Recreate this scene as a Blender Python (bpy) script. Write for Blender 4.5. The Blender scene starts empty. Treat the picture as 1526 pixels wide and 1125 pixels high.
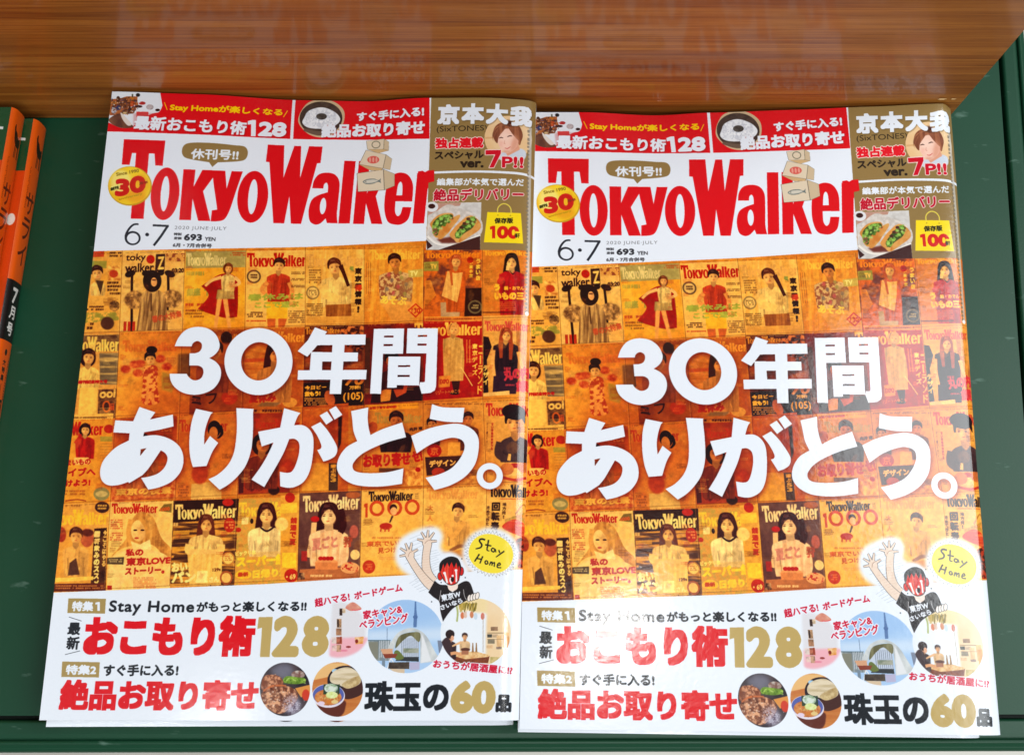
import bpy, bmesh, math, random, time
import numpy as np
from mathutils import Vector
random.seed(7)
C = bpy.context.scene.collection
S = bpy.context.scene

# ------------------------------------------------------------------ camera, light, exposure
cam_d = bpy.data.cameras.new("camera"); cam = bpy.data.objects.new("camera", cam_d); C.objects.link(cam)
cam.location = (0, 0, .4816); cam.rotation_euler = (.2396, -.0038, -.0024)
cam_d.sensor_width = 36; cam_d.lens = 36.06; cam_d.clip_start = .01; cam_d.clip_end = 20
S.camera = cam
W = bpy.data.worlds.new("World"); S.world = W; W.use_nodes = True
W.node_tree.nodes["Background"].inputs[0].default_value = (.90, .95, 1, 1)
W.node_tree.nodes["Background"].inputs[1].default_value = .15
S.view_settings.view_transform = 'Standard'; S.view_settings.look = 'None'
S.view_settings.exposure = -.08; S.view_settings.gamma = 1

def lamp(name, loc, target, sx, sy, power, col=(1, .98, .95)):
    d = bpy.data.lights.new(name, 'AREA'); d.shape = 'RECTANGLE'; d.size = sx; d.size_y = sy
    d.energy = power; d.color = col
    o = bpy.data.objects.new(name, d); C.objects.link(o); o.location = loc
    o.rotation_euler = (Vector(target) - Vector(loc)).to_track_quat('-Z', 'Y').to_euler()
    return o
# shop ceiling: fluorescent fittings two metres above the display shelf
lamp("ceiling_lamp", (.365, -.06, 2.2), (.365, -.06, 0), .10, .12, 2.9)
lamp("ceiling_lamp", (-.80, -.42, 2.2), (-.80, -.42, 0), .09, .12, 1.0)
lamp("ceiling_lamp", (.9, -1.75, 2.2), (.3, -.6, 0), 3.4, 1.3, 66, (.95, .98, 1))
lamp("ceiling_lamp", (2.05, .45, 2.2), (1.0, .2, 0), 1.2, 1.9, 58, (.93, .98, 1))
lamp("ceiling_lamp", (-1.62, -.55, 2.2), (-.8, -.3, 0), .75, .85, 5, (.85, .95, 1))

# ------------------------------------------------------------------ small print studio: vector art -> page raster
TW, TH = 1440, 2000
def homog(src, dst):
    A = []
    for (x, y), (u, v) in zip(src, dst):
        A.append([x, y, 1, 0, 0, 0, -u*x, -u*y, -u]); A.append([0, 0, 0, x, y, 1, -v*x, -v*y, -v])
    return np.linalg.svd(np.array(A, float))[2][-1].reshape(3, 3)
PAGE = [(0, 0), (TW, 0), (TW, TH), (0, TH)]
HL = homog([(168, 140), (799, 150), (776, 1072), (57, 1073)], PAGE)   # layout grid A of the cover design
HR = homog([(791, 168), (1415, 164), (1489, 1094), (773, 1086)], PAGE)  # layout grid B of the same design
HI = np.eye(3)
def mapH(H, P):
    P = np.asarray(P, float); q = np.c_[P, np.ones(len(P))] @ H.T
    return q[:, :2] / q[:, 2:]
class G: pass
g = G(); g.H = HL; g.o = (0., 0.); g.s = 1.; g.img = None; g.rot = None
def use(ox=0, oy=0, s=1., H=None):
    g.o = (ox, oy); g.s = s; g.H = HL if H is None else H
def M(P):
    P = np.asarray(P, float).reshape(-1, 2)
    if g.rot:
        rx, ry, ra = g.rot; ca, sa = math.cos(ra), math.sin(ra); D = P-(rx, ry); P = np.c_[rx+D[:, 0]*ca-D[:, 1]*sa, ry+D[:, 0]*sa+D[:, 1]*ca]
    return mapH(g.H, P / g.s + np.array(g.o))
def scl(at):
    a = M([at, (at[0]+1, at[1])]); return float(np.hypot(*(a[1]-a[0])))

SS = 2
def fill(conts, rule='nz', pad=0):
    """contours in page pixels -> (mask at SS, origin)"""
    H, Wd = g.img.shape[:2]
    al = np.concatenate(conts)
    x0 = int(max(0, math.floor(al[:, 0].min()) - 1 - pad)); y0 = int(max(0, math.floor(al[:, 1].min()) - 1 - pad))
    x1 = int(min(Wd, math.ceil(al[:, 0].max()) + 1 + pad)); y1 = int(min(H, math.ceil(al[:, 1].max()) + 1 + pad))
    if x1 <= x0 or y1 <= y0: return None, (0, 0)
    w, h = (x1-x0)*SS, (y1-y0)*SS
    acc = np.zeros((h, w+1), np.int32)
    for c in conts:
        p = (c - (x0, y0)) * SS; q = np.roll(p, -1, 0)
        ya, yb = p[:, 1], q[:, 1]
        up = np.where(yb > ya, 1, -1)
        lo = np.minimum(ya, yb); hi = np.maximum(ya, yb)
        r0 = np.clip(np.ceil(lo - .5), 0, h).astype(int); r1 = np.clip(np.ceil(hi - .5), 0, h).astype(int)
        n = np.maximum(r1 - r0, 0)
        if n.sum() == 0: continue
        idx = np.repeat(np.arange(len(p)), n)
        rows = np.arange(n.sum()) - np.repeat(np.cumsum(n) - n, n) + r0[idx]
        t = (rows + .5 - ya[idx]) / (yb[idx] - ya[idx])
        xs = p[idx, 0] + t * (q[idx, 0] - p[idx, 0])
        col = np.clip(np.ceil(xs - .5), 0, w).astype(int)
        np.add.at(acc, (rows, col), up[idx])
    wn = np.cumsum(acc, 1)[:, :w]
    m = (wn != 0) if rule == 'nz' else (wn % 2 != 0)
    return m.astype(np.float32), (x0, y0)
def shift(m, dx, dy):
    o = np.zeros_like(m); h, w = m.shape
    o[max(0, dy):h+min(0, dy), max(0, dx):w+min(0, dx)] = m[max(0, -dy):h+min(0, -dy), max(0, -dx):w+min(0, -dx)]
    return o
def dilate(m, r, box=False):
    r = int(round(r)); left = r; k = 0
    while left > 0:
        s = min(left, 3); d = max(1, int(round(s*.7)))
        a = np.maximum(np.maximum(shift(m, s, 0), shift(m, -s, 0)), m)
        a = np.maximum(a, np.maximum(shift(a if box else m, 0, s), shift(a if box else m, 0, -s)))
        if not box:
            for sx in (-d, d):
                for sy in (-d, d): a = np.maximum(a, shift(m, sx, sy))
        m = a; left -= s
    return m
def blur1(m, r):
    r = int(max(1, r))
    for ax in (0, 1):
        pad = [(0, 0)]*m.ndim; pad[ax] = (r+1, r)
        c = np.cumsum(np.pad(m, pad, mode='edge'), ax)
        n = m.shape[ax]
        a = np.take(c, range(2*r+1, 2*r+1+n), ax); b = np.take(c, range(0, n), ax)
        m = (a - b) / (2*r+1)
    return m.astype(np.float32)
def blur(m, r):
    for _ in range(2): m = blur1(m, r)
    return m
rng = np.random.default_rng(5)
def fbm(h, w, cell, octs=4, ax=1., ay=1.):
    out = np.zeros((h, w), np.float32); amp = 1.; tot = 0
    for o in range(octs):
        cx, cy = max(1.2, cell*ax/2**o), max(1.2, cell*ay/2**o)
        gh, gw = int(h/cy)+3, int(w/cx)+3
        gr = rng.random((gh, gw)).astype(np.float32)
        Y = np.arange(h)/cy; X = np.arange(w)/cx
        yi = Y.astype(int); xi = X.astype(int); fy = (Y-yi)[:, None]; fx = (X-xi)[None]
        fy = fy*fy*(3-2*fy); fx = fx*fx*(3-2*fx)
        a = gr[yi][:, xi]; b = gr[yi][:, xi+1]; c = gr[yi+1][:, xi]; d = gr[yi+1][:, xi+1]
        out += amp*((a*(1-fx)+b*fx)*(1-fy)+(c*(1-fx)+d*fx)*fy); tot += amp; amp *= .6
    return out/tot
NZ = {'f': fbm(TH, TW, 10, 3), 'm': fbm(TH, TW, 36, 4), 'c': fbm(TH, TW, 120, 4), 'v': fbm(TH, TW, 14, 3, .5, 6), 'h': fbm(TH, TW, 14, 3, 6, .5)}
for k in NZ:
    n = NZ[k]; lo, hi = np.percentile(n, 3), np.percentile(n, 97); NZ[k] = np.clip((n-lo)/(hi-lo), 0, 1)
def colr(c): return np.array(c, np.float32)/255.
def lay(mask, org, col, a=1., tex=None, mul=False):
    """composite an SS mask onto the page; tex=(noise key, second colour, lo, hi)"""
    if mask is None: return
    h, w = mask.shape[0]//SS, mask.shape[1]//SS
    m = mask[:h*SS, :w*SS].reshape(h, SS, w, SS).mean((1, 3))[..., None] * a
    x0, y0 = org; R = g.img[y0:y0+h, x0:x0+w]
    c = colr(col)
    if tex:
        n = NZ[tex[0]][(y0) % TH:(y0) % TH+h, x0 % TW:x0 % TW+w][..., None]
        if n.shape[:2] != (h, w): n = np.resize(n, (h, w, 1))
        lo, hi = (tex[2], tex[3]) if len(tex) > 2 else (0., 1.)
        n = np.clip((n-lo)/(hi-lo), 0, 1)
        c = c*(1-n) + colr(tex[1])*n
    if mul: c = R*c
    R[:] = R*(1-m) + c*m
def paint(conts, col, a=1., soft=0, rule='nz', tex=None, mul=False, out=None):
    k = 0
    if soft or out: k = int((soft or 0)*2.3*2 + (out[0]*2.3 if out else 0)) + 2
    m, o = fill(conts, rule, k)
    if m is None: return
    if out: lay(dilate(m, out[0]*2.25*SS), o, out[1])
    if soft: m = blur(m, soft*2.25*SS*.6)
    lay(m, o, col, a, tex, mul)
def poly(pts, col, **k): paint([M(pts)], col, **k)
def polys(lst, col, **k): paint([M(p) for p in lst], col, **k)
def ellp(cx, cy, rx, ry, rot=0, a0=0, a1=360, n=40):
    t = np.radians(np.linspace(a0, a1, n, endpoint=(a1-a0) < 360)); c, s = math.cos(math.radians(rot)), math.sin(math.radians(rot))
    x, y = rx*np.cos(t), ry*np.sin(t)
    return np.c_[cx+c*x-s*y, cy+s*x+c*y]
def ell(cx, cy, rx, ry, col, rot=0, a0=0, a1=360, **k): paint([M(ellp(cx, cy, rx, ry, rot, a0, a1))], col, **k)
def rect(x0, y0, x1, y1, col, **k): poly([(x0, y0), (x1, y0), (x1, y1), (x0, y1)], col, **k)
def curve(pts, closed=True, n=8):
    """smooth outline; a third entry marks a corner"""
    P = [np.array(p[:2], float) for p in pts]; K = [len(p) > 2 for p in pts]; N = len(P); out = []
    for i in range(N if closed else N-1):
        j = (i+1) % N
        p1, p2 = P[i], P[j]
        p0 = p1 if (K[i] or (not closed and i == 0)) else P[i-1]
        p3 = p2 if (K[j] or (not closed and j == N-1)) else P[(j+1) % N]
        for t in np.arange(n)/n:
            out.append(.5*((2*p1)+(-p0+p2)*t+(2*p0-5*p1+4*p2-p3)*t*t+(-p0+3*p1-3*p2+p3)*t**3))
    if not closed: out.append(P[-1])
    return np.array(out)
def strokep(pts, n=6):
    """(x,y,width) path -> polygon with flat ends"""
    xy = curve([p[:2] for p in pts], False, n); w = np.interp(np.linspace(0, len(pts)-1, len(xy)), range(len(pts)), [p[2] for p in pts])
    d = np.gradient(xy, axis=0); d /= np.hypot(d[:, 0], d[:, 1])[:, None]+1e-9; nn = np.c_[-d[:, 1], d[:, 0]]*w[:, None]/2
    return np.concatenate([xy+nn, (xy-nn)[::-1]])
def stroke(pts, col, w=None, **k):
    if w: pts = [(p[0], p[1], w) for p in pts]
    paint([M(strokep(pts))], col, **k)
def line(x0, y0, x1, y1, w, col, **k): stroke([(x0, y0), (x1, y1)], col, w=w, **k)

def one(x0, y0, x1, y1, col, stem, **k):
    h = y0-y1
    poly([(x1, y0), (x1-stem, y0), (x1-stem, y1+h*.27), (x0, y1+h*.30), (x0, y1+h*.08), (x1-stem*.75, y1), (x1, y1)], col, **k)
_tc = {}
def outlines(s, space=1.):
    if (s, space) in _tc: return _tc[(s, space)]
    cu = bpy.data.curves.new('lettering', 'FONT'); cu.body = s; cu.space_character = space
    o = bpy.data.objects.new('lettering', cu); C.objects.link(o)
    dg = bpy.context.evaluated_depsgraph_get(); oe = o.evaluated_get(dg); cv = oe.to_curve(dg)
    res = []
    for sp in cv.splines:
        bp = sp.bezier_points; n = len(bp); pts = []
        for i in range(n):
            a, b = bp[i], bp[(i+1) % n]
            p0, p1, p2, p3 = [np.array(v[:2]) for v in (a.co, a.handle_right, b.handle_left, b.co)]
            for t in (0, .25, .5, .75): pts.append((1-t)**3*p0+3*t*(1-t)**2*p1+3*t*t*(1-t)*p2+t**3*p3)
        res.append(np.array(pts))
    oe.to_curve_clear(); bpy.data.objects.remove(o); bpy.data.curves.remove(cu)
    _tc[(s, space)] = res
    return res
def text(s, x0, y0, x1, y1, h, col, b=0., box=False, out=None, a=1., space=1., sh=None, shear=0., soft=0):
    """ink box: bottom left (x0,y0) to bottom right (x1,y1), ink height h, b = weight added all round (layout units of grid)"""
    oc = outlines(s, space)
    if not oc: return
    P0, P1 = M([(x0, y0), (x1, y1)]); L = np.hypot(*(P1-P0)); ux = (P1-P0)/L; uy = np.array([ux[1], -ux[0]])
    k = scl((x0, y0)); hh = h*k
    bb = b*k; al = np.concatenate(oc); mn, mx = al.min(0), al.max(0)
    sx = max(L-2*bb, 1)/(mx[0]-mn[0]); sy = max(hh-2*bb, 1)/(mx[1]-mn[1])
    cs = []
    for c in oc:
        X = (c[:, 0]-mn[0])*sx+bb; Y = (c[:, 1]-mn[1])*sy+bb
        X = X+shear*Y
        cs.append(P0+X[:, None]*ux+Y[:, None]*uy)
    ob = out[0]*k if out else 0
    m, o = fill(cs, 'eo', int(bb+ob+3+(sh[2] if sh else 0)*2))
    if m is None: return
    if bb*SS >= .5: m = dilate(m, bb*SS, box)
    if sh: lay(blur(shift(m, int(sh[0]*SS), int(sh[1]*SS)), sh[2]*SS), o, sh[3], sh[4])
    if out: lay(dilate(m, max(1, ob*SS)), o, out[1], a)
    if soft: m = blur(m, soft)
    lay(m, o, col, a)
def vtext(s, x0, y0, x1, y1, w, col, b=0., out=None, fillh=.88, a=1.):
    n = len(s)
    for i, ch in enumerate(s):
        if ch == ' ': continue
        t0, t1 = i/n, (i+fillh)/n
        cx, cy = x0+(x1-x0)*(t0+t1)/2, y0+(y1-y0)*t1
        hh = (y1-y0)*(t1-t0)
        if ch == 'ー': line(cx, cy-hh, cx, cy, w*.16+2*b, col, a=a); continue
        ww = w*(.35 if ch in '!|' else .8 if ch in 'イっょ' else 1)
        text(ch, cx-ww/2, cy, cx+ww/2, cy, hh, col, b, out=out, a=a)
def dashes(x0, y0, x1, y1, rows, col, a=.8, fillr=.75):
    """rows of print too small to read"""
    hh = (y1-y0)/rows; lst = []
    for r in range(rows):
        x = x0; yy = y0+hh*r
        while x < x1:
            w = hh*random.uniform(.3, .8); 
            if random.random() < .85: lst.append([(x, yy+hh*random.uniform(0, .12)), (min(x+w, x1), yy), (min(x+w, x1), yy+hh*fillr*random.uniform(.7, 1)), (x, yy+hh*fillr)])
            x += w*1.18
        if rows > 2 and random.random() < .3: pass
    polys(lst, col, a=a)

# ---- the masthead lettering, one outline per glyph (drawn on grid B)
def masthead_outlines():
    keep = (g.o, g.s, g.H)
    use(780, 120, 4.019, HR)
    L = []
    def add(*cs): L.append([M(c) for c in cs])
    add([(137, 494), (372, 494), (370, 645), (328, 645), (318, 574), (286, 574), (286, 965), (213, 965), (213, 574), (190, 574), (181, 645), (137, 645)])
    add(ellp(397, 812, 81, 157), ellp(396, 812, 24, 106)[::-1])
    add([(490, 662), (558, 662), (556, 765), (598, 662), (665, 662), (665, 700), (612, 790), (668, 967), (598, 967), (556, 835), (556, 965), (490, 965)])
    add(curve([(655, 662, 1), (728, 662, 1), (745, 770, 1), (765, 662, 1), (828, 662, 1), (800, 780), (772, 900), (745, 955), (700, 968, 1), (670, 968, 1), (672, 903, 1), (702, 897, 1), (692, 850), (668, 740)]))
    add(ellp(898, 812, 88, 157), ellp(898, 812, 26, 106)[::-1])
    add([(955, 490), (1050, 490), (1064, 690), (1108, 491), (1148, 491), (1160, 690), (1194, 490), (1272, 490), (1270, 592), (1250, 594), (1190, 967), (1131, 967), (1108, 800), (1092, 967), (1030, 967), (975, 598), (955, 596)])
    add(curve([(1236, 748, 1), (1242, 700), (1268, 662), (1315, 650), (1362, 662), (1390, 705), (1394, 780), (1393, 900), (1402, 958, 1), (1340, 958, 1), (1330, 930, 1), (1300, 962), (1268, 968), (1238, 945), (1227, 880), (1240, 820), (1275, 790), (1328, 770, 1), (1326, 730), (1316, 712), (1303, 722), (1300, 748, 1)]),
        ellp(1308, 855, 18, 50)[::-1])
    use(1130, 120, 3.75, HR)
    add([(0, 535), (62, 535), (62, 893), (0, 895)])
    add([(80, 535), (140, 535), (140, 722), (176, 603), (236, 603), (190, 735), (240, 893), (180, 893), (140, 775), (140, 894), (80, 895)])
    add(curve([(318, 598), (360, 615), (388, 670), (392, 762, 1), (300, 762, 1), (303, 820), (318, 846), (334, 835), (342, 795, 1), (391, 795, 1), (380, 860), (350, 890), (315, 896), (270, 880), (246, 820), (240, 745), (248, 665), (275, 612)]),
        curve([(318, 650), (330, 670), (334, 728, 1), (302, 728, 1), (306, 670)])[::-1])
    add([(405, 600), (470, 598), (472, 630), (490, 600), (516, 590), (514, 655), (480, 660), (470, 690), (468, 886), (405, 888)])
    g.o, g.s, g.H = keep
    return L
class _I: img = None
g.img = np.zeros((TH, TW, 3), np.float32)
MAST = masthead_outlines()
def _grid(o, s_, H, pts):
    use(*o, s_, H); return M(pts)
_A = np.vstack([_grid((780, 120), 4.019, HR, [(137, 494), (213, 965), (1272, 490), (1190, 965)]), _grid((1130, 120), 3.75, HR, [(468, 886), (0, 535), (516, 590)])])
_B = np.vstack([_grid((140, 120), 4.326, HL, [(193, 387), (225, 900), (1486, 437), (1362, 935)]), _grid((460, 120), 4.166, HL, [(712, 890), (228, 497), (778, 572)])])
_X = np.linalg.lstsq(np.c_[_A, np.ones(7)], _B, rcond=None)[0]   # register grid B on grid A
MAST = [[np.c_[c, np.ones(len(c))] @ _X for c in l] for l in MAST]
_a = np.concatenate([c for l in MAST for c in l]); M0, M1 = _a.min(0), _a.max(0)
def logo(x0, y0, x1, y1, col, dy=0, **k):
    """small masthead fitted into a box of the current grid"""
    P0, P1, P2 = M([(x0, y0), (x1, y0+dy), (x0, y1)])
    for l in MAST:
        paint([P0+((c[:, :1]-M0[0])/(M1[0]-M0[0]))*(P1-P0)+((c[:, 1:]-M0[1])/(M1[1]-M0[1]))*(P2-P0) for c in l], col, **k)

# ---- small printed figures
SK = (236, 168, 96); HD = (62, 30, 16)
def person(cx, cy, r, hair=HD, skin=SK, top=(235, 200, 130), hl='short', sw=None, yb=None, arms=None, tex=None, neck=True, turn=0, folds=True, lap=None):
    sw = sw or r*2.6; yb = yb or cy+r*5; ys = cy+r*1.75
    dk = tuple(int(c*.72) for c in top); shd = tuple(int(c*.78) for c in skin)
    if hl == 'long':
        poly(curve([(cx-r*1.05, cy-r*.2), (cx-r*.6, cy-r*1.25), (cx+r*.6, cy-r*1.25), (cx+r*1.1, cy-r*.1), (cx+r*1.3, cy+r*2.2), (cx+r*.8, cy+r*3.1), (cx+r*.3, cy+r*1), (cx-r*.3, cy+r), (cx-r*.8, cy+r*3.1), (cx-r*1.3, cy+r*2)]), hair, soft=.4)
    if hl == 'bob': ell(cx, cy+r*.1, r*1.2, r*1.35, hair, soft=.4)
    if neck: poly([(cx-r*.4, cy+r*.5), (cx+r*.4, cy+r*.5), (cx+r*.5, ys+r*.3), (cx-r*.5, ys+r*.3)], shd)
    body = curve([(cx-r*.45, ys-r*.35, 1), (cx, ys+r*.1), (cx+r*.45, ys-r*.35, 1), (cx+sw*.42, ys+r*.05), (cx+sw*.52, ys+r*.8), (cx+sw*.47, yb, 1), (cx-sw*.47, yb, 1), (cx-sw*.52, ys+r*.8), (cx-sw*.42, ys+r*.05)])
    poly(body, top, soft=.3, tex=tex or ('v', dk, .45, 1.3))
    for s_ in (-1, 1):
        line(cx+s_*sw*.33, ys+r*1.3, cx+s_*sw*.30, min(yb-1, ys+r*4), r*.12, tuple(int(c*.5) for c in top), a=.55, soft=.35)
    poly([(cx+sw*.12, ys+r*.3), (cx+sw*.52, ys+r*.8), (cx+sw*.47, yb), (cx+sw*.05, yb)], tuple(int(c*.7) for c in top), a=.35, soft=1.5)
    if folds:
        lt_ = tuple(min(255, int(c*1.18)+8) for c in top)
        for _ in range(7):
            fx = cx+sw*random.uniform(-.40, .40); fy = random.uniform(ys+r*.6, max(ys+r*.8, yb-r*.8)); fl_ = r*random.uniform(.5, 1.3); dx_ = r*random.uniform(-.5, .5)
            stroke([(fx, fy, r*.05), (fx+dx_*.4, fy+fl_*.5, r*random.uniform(.12, .3)), (fx+dx_, min(yb, fy+fl_), r*.05)], random.choice([dk, dk, lt_]), a=.55, soft=.7)
        for q in (-.28, .25): line(cx+sw*q, ys+r*1.2, cx+sw*q*1.2, yb-1, r*.16, dk, a=.5, soft=.5)
    if arms:
        for pts, c in arms: stroke(pts, c, soft=.3)
    g.rot = (cx, ys, random.uniform(-.13, .13))
    ell(cx, cy, r*.78, r*1.05, skin, soft=.3)
    ell(cx+r*.38, cy+r*.25, r*.4, r*.7, shd, a=.45, soft=1)
    if hl == 'long': poly(curve([(cx-r*.98, cy+r*.9), (cx-r*1.0, cy-r*.5), (cx, cy-r*1.3), (cx+r*1.0, cy-r*.5), (cx+r*.98, cy+r*.9), (cx+r*.62, cy-r*.1), (cx+r*.1, cy-r*.62), (cx-r*.55, cy-r*.15)]), hair, soft=.4)
    else: poly(curve([(cx-r*.95, cy+r*.1), (cx-r*.85, cy-r*.9), (cx, cy-r*1.35), (cx+r*.9, cy-r*.85), (cx+r*.95, cy+r*.15), (cx+r*.6, cy-r*.35), (cx, cy-r*.5), (cx-r*.6, cy-r*.35)]), hair, soft=.4)
    for q in (-.34, .34):
        ell(cx+r*q+turn, cy+r*.05, r*.15, r*.07, (60, 30, 18), a=.75, soft=.2); ell(cx+r*q+turn, cy-r*.14, r*.2, r*.05, hair, a=.5, soft=.3)
    ell(cx+turn+r*.06, cy+r*.34, r*.09, r*.12, shd, a=.8, soft=.3); ell(cx+turn, cy+r*.6, r*.2, r*.07, (196, 70, 46), a=.75, soft=.3)
    ell(cx-r*.3, cy+r*.35, r*.24, r*.3, tuple(min(255, int(c*1.1)+8) for c in skin), a=.5, soft=.8); ell(cx, cy-r*.45, r*.5, r*.12, shd, a=.5, soft=.6)
    for q_ in (-.55, .2, .6): stroke([(cx+r*q_*.4, cy-r*1.2), (cx+r*q_, cy-r*.75), (cx+r*q_*1.25, cy-r*.35)], tuple(min(255, c+34) for c in hair), w=r*.08, a=.6, soft=.3)
    ell(cx-r*.2, cy-r*.95, r*.35, r*.14, tuple(min(255, c+60) for c in hair), a=.5, soft=.8)
    ell(cx, cy+r*.98, r*.5, r*.14, shd, a=.7, soft=.6)
    stroke([(cx-r*.5, cy-r*1.05), (cx-r*.8, cy-r*.5), (cx-r*.85, cy+r*.15)], tuple(int(c*.6) for c in hair), w=r*.16, a=.8, soft=.3)
    g.rot = None
def legs(cx, y0, y1, w, sp, c, t=1.):
    for s in (-1, 1): poly([(cx+s*sp*.5-w/2, y0), (cx+s*sp*.5+w/2, y0), (cx+s*sp*t+w*.35, y1), (cx+s*sp*t-w*.35, y1)], c, soft=.3)

def make_cover():
    g.img = np.empty((TH, TW, 3), np.float32); g.img[:] = colr((234, 240, 248))
    RED = (222, 4, 22); GOLD = (146, 118, 68); GOLD2 = (190, 163, 98); WH = (234, 240, 248)
    # ============================== mosaic of past covers
    use()
    poly([(143, 376), (460, 369), (636, 361), (636, 340), (800, 340), (800, 600), (785, 848), (540, 861), (400, 870.5), (60, 885)], (228, 150, 52), tex=('c', (205, 110, 32)))
    OR = (232, 158, 62); LT = (240, 186, 98); GRN = (150, 150, 62); RD = (208, 44, 24); DK = (66, 34, 20)
    # --- row one (grid at 100,370)
    use(100, 370, 4.1667)
    poly([(150, 25), (345, 22), (328, 523), (90, 528)], (236, 172, 82), tex=('m', (222, 150, 60)))
    poly([(155, 25), (232, 24), (230, 60), (150, 62)], RD, a=.8); dashes(265, 30, 342, 66, 2, DK)
    poly([(150, 85), (248, 85), (245, 130), (148, 130)], GRN)
    person(190, 160, 38, top=(240, 190, 110), sw=95, yb=300); poly([(178, 205), (228, 208), (208, 292)], (80, 62, 40))
    rect(255, 115, 335, 205, (214, 120, 50), tex=('f', (240, 190, 100))); ell(290, 165, 28, 24, (200, 60, 30), soft=1)
    dashes(250, 212, 335, 300, 4, DK, .8); dashes(120, 362, 228, 395, 2, DK); ell(294, 363, 33, 33, (70, 50, 30), tex=('f', (210, 150, 80)))
    poly([(112, 405), (300, 400), (330, 450), (108, 470)], GRN, tex=('f', (230, 165, 70), .4, .8)); ell(250, 470, 42, 40, (92, 58, 40), soft=1); dashes(122, 465, 180, 515, 2, DK)
    # sepia cover with a hooded figure
    poly([(345, 22), (735, 22), (722, 518), (328, 523)], (240, 188, 108), tex=('m', (226, 166, 84)))
    text('toky', 365, 98, 488, 96, 58, DK, 1.2); ell(520, 76, 26, 27, (214, 30, 16)); text('walker', 360, 158, 540, 152, 58, DK, 1.6)
    poly([(554, 44), (612, 42), (606, 150), (548, 152)], (72, 44, 30)); text('Z', 562, 140, 604, 138, 84, LT, 3)
    poly([(616, 40), (734, 38), (732, 88), (614, 92)], (226, 160, 80), tex=('f', (150, 70, 40), .4, .6)); text('03:20', 650, 160, 728, 158, 30, DK, 2)
    for s, x in ((-1, 405), (1, 628)):
        stroke([(x, 165), (x+s*2, 260), (x-4, 520 if s < 0 else 390)], (48, 26, 16), w=16); ell(x+s*12, 165, 34, 20, (46, 24, 16), rot=20*s, soft=.5)
    ell(420, 325, 62, 58, (120, 84, 50), tex=('f', (216, 160, 92)), soft=1.5); ell(650, 320, 66, 56, (120, 84, 50), tex=('f', (220, 164, 96)), soft=1.5)
    poly(curve([(470, 285), (530, 262), (600, 285), (620, 380), (625, 515, 1), (430, 518, 1), (450, 380)]), (204, 158, 96), tex=('v', (128, 92, 56), .3, .9))
    for x in (470, 492, 545, 575, 598): line(x+10, 390, x-6, 512, 5, (110, 76, 46), a=.6)
    line(524, 285, 522, 395, 9, (70, 44, 28), a=.8)
    ell(530, 210, 58, 68, (44, 24, 16)); ell(486, 162, 20, 18, (44, 24, 16)); ell(585, 158, 20, 18, (44, 24, 16)); ell(541, 216, 19, 28, (232, 160, 100)); ell(541, 203, 14, 5, (60, 30, 20), a=.7)
    for x in (352, 378, 406): poly([(x, 460), (x+18, 459), (x+16, 517), (x-3, 518)], (212, 50, 26))
    text('春の大特集', 530, 470, 716, 432, 48, (214, 66, 40), 2, a=.8)
    # yellow cover, red cape
    poly([(735, 22), (1112, 20), (1106, 497), (722, 515)], (244, 172, 44), tex=('c', (232, 140, 36)))
    poly([(738, 24), (1112, 20), (1112, 122), (736, 132)], (158, 152, 92)); logo(742, 36, 990, 118, (206, 196, 140), -4); dashes(1015, 30, 1112, 56, 2, (200, 70, 30))
    dashes(742, 150, 852, 184, 1, GRN); text('銀座', 742, 305, 830, 300, 52, GRN, 3); text('下町', 850, 303, 935, 298, 44, GRN, 3)
    poly([(733, 135), (800, 132), (790, 340), (728, 345)], (238, 190, 70), a=.35, soft=3)
    poly(curve([(835, 240, 1), (960, 165), (1050, 190), (1062, 330), (1056, 430, 1), (980, 436), (870, 405), (812, 380, 1), (880, 300)]), (208, 24, 26), tex=('m', (170, 10, 14)))
    legs(965, 318, 500, 30, 34, (236, 158, 84), 1.3); poly([(935, 262), (1036, 262), (1040, 318), (925, 320)], (204, 170, 100), tex=('v', (150, 120, 70)))
    person(1000, 130, 26, hair=(120, 56, 24), top=(228, 192, 120), hl='bob', sw=82, yb=270); stroke([(960, 185, 22), (900, 205, 18), (858, 240, 16)], (226, 176, 110)); stroke([(1040, 185, 22), (1072, 220, 18), (1020, 245, 16)], (226, 176, 110))
    dashes(735, 345, 860, 372, 1, RD, .7); dashes(735, 385, 850, 440, 3, (120, 60, 20), .6)
    # cream cover, red polo shirt
    poly([(1112, 20), (1500, 15), (1500, 490), (1106, 497)], (243, 190, 104), tex=('m', (234, 172, 82)))
    logo(1118, 34, 1484, 124, (216, 30, 20), -6)
    ell(1160, 180, 44, 42, (104, 82, 56)); ell(1160, 180, 34, 32, (206, 170, 104)); dashes(1140, 165, 1182, 195, 2, DK)
    poly([(1240, 330), (1370, 330), (1368, 442), (1238, 442)], (244, 180, 40)); poly([(1243, 440), (1296, 440), (1292, 495), (1246, 495)], (222, 100, 46)); poly([(1312, 440), (1366, 440), (1350, 492), (1312, 495)], (222, 100, 46))
    person(1313, 110, 36, hair=(60, 26, 14), top=(220, 62, 34), sw=140, yb=335, arms=[([(1245, 215, 30), (1210, 260, 26), (1250, 300, 22)], (230, 140, 70)), ([(1380, 215, 30), (1400, 280, 24), (1370, 310, 20)], (230, 140, 70))])
    text('春休みは', 1122, 332, 1466, 322, 46, (150, 172, 66), 3); text('ここで遊ぶ', 1165, 378, 1440, 370, 44, (160, 180, 70), 3)
    for y in (150, 190, 232): dashes(1392, y, 1484, y+18, 2, DK, .6)
    dashes(1118, 398, 1215, 435, 3, DK); dashes(1375, 390, 1484, 470, 6, (110, 80, 50), .7); dashes(1115, 450, 1235, 462, 1, RD)
    # --- row one continued (grid at 450,370)
    use(450, 370, 4.1667)
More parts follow.
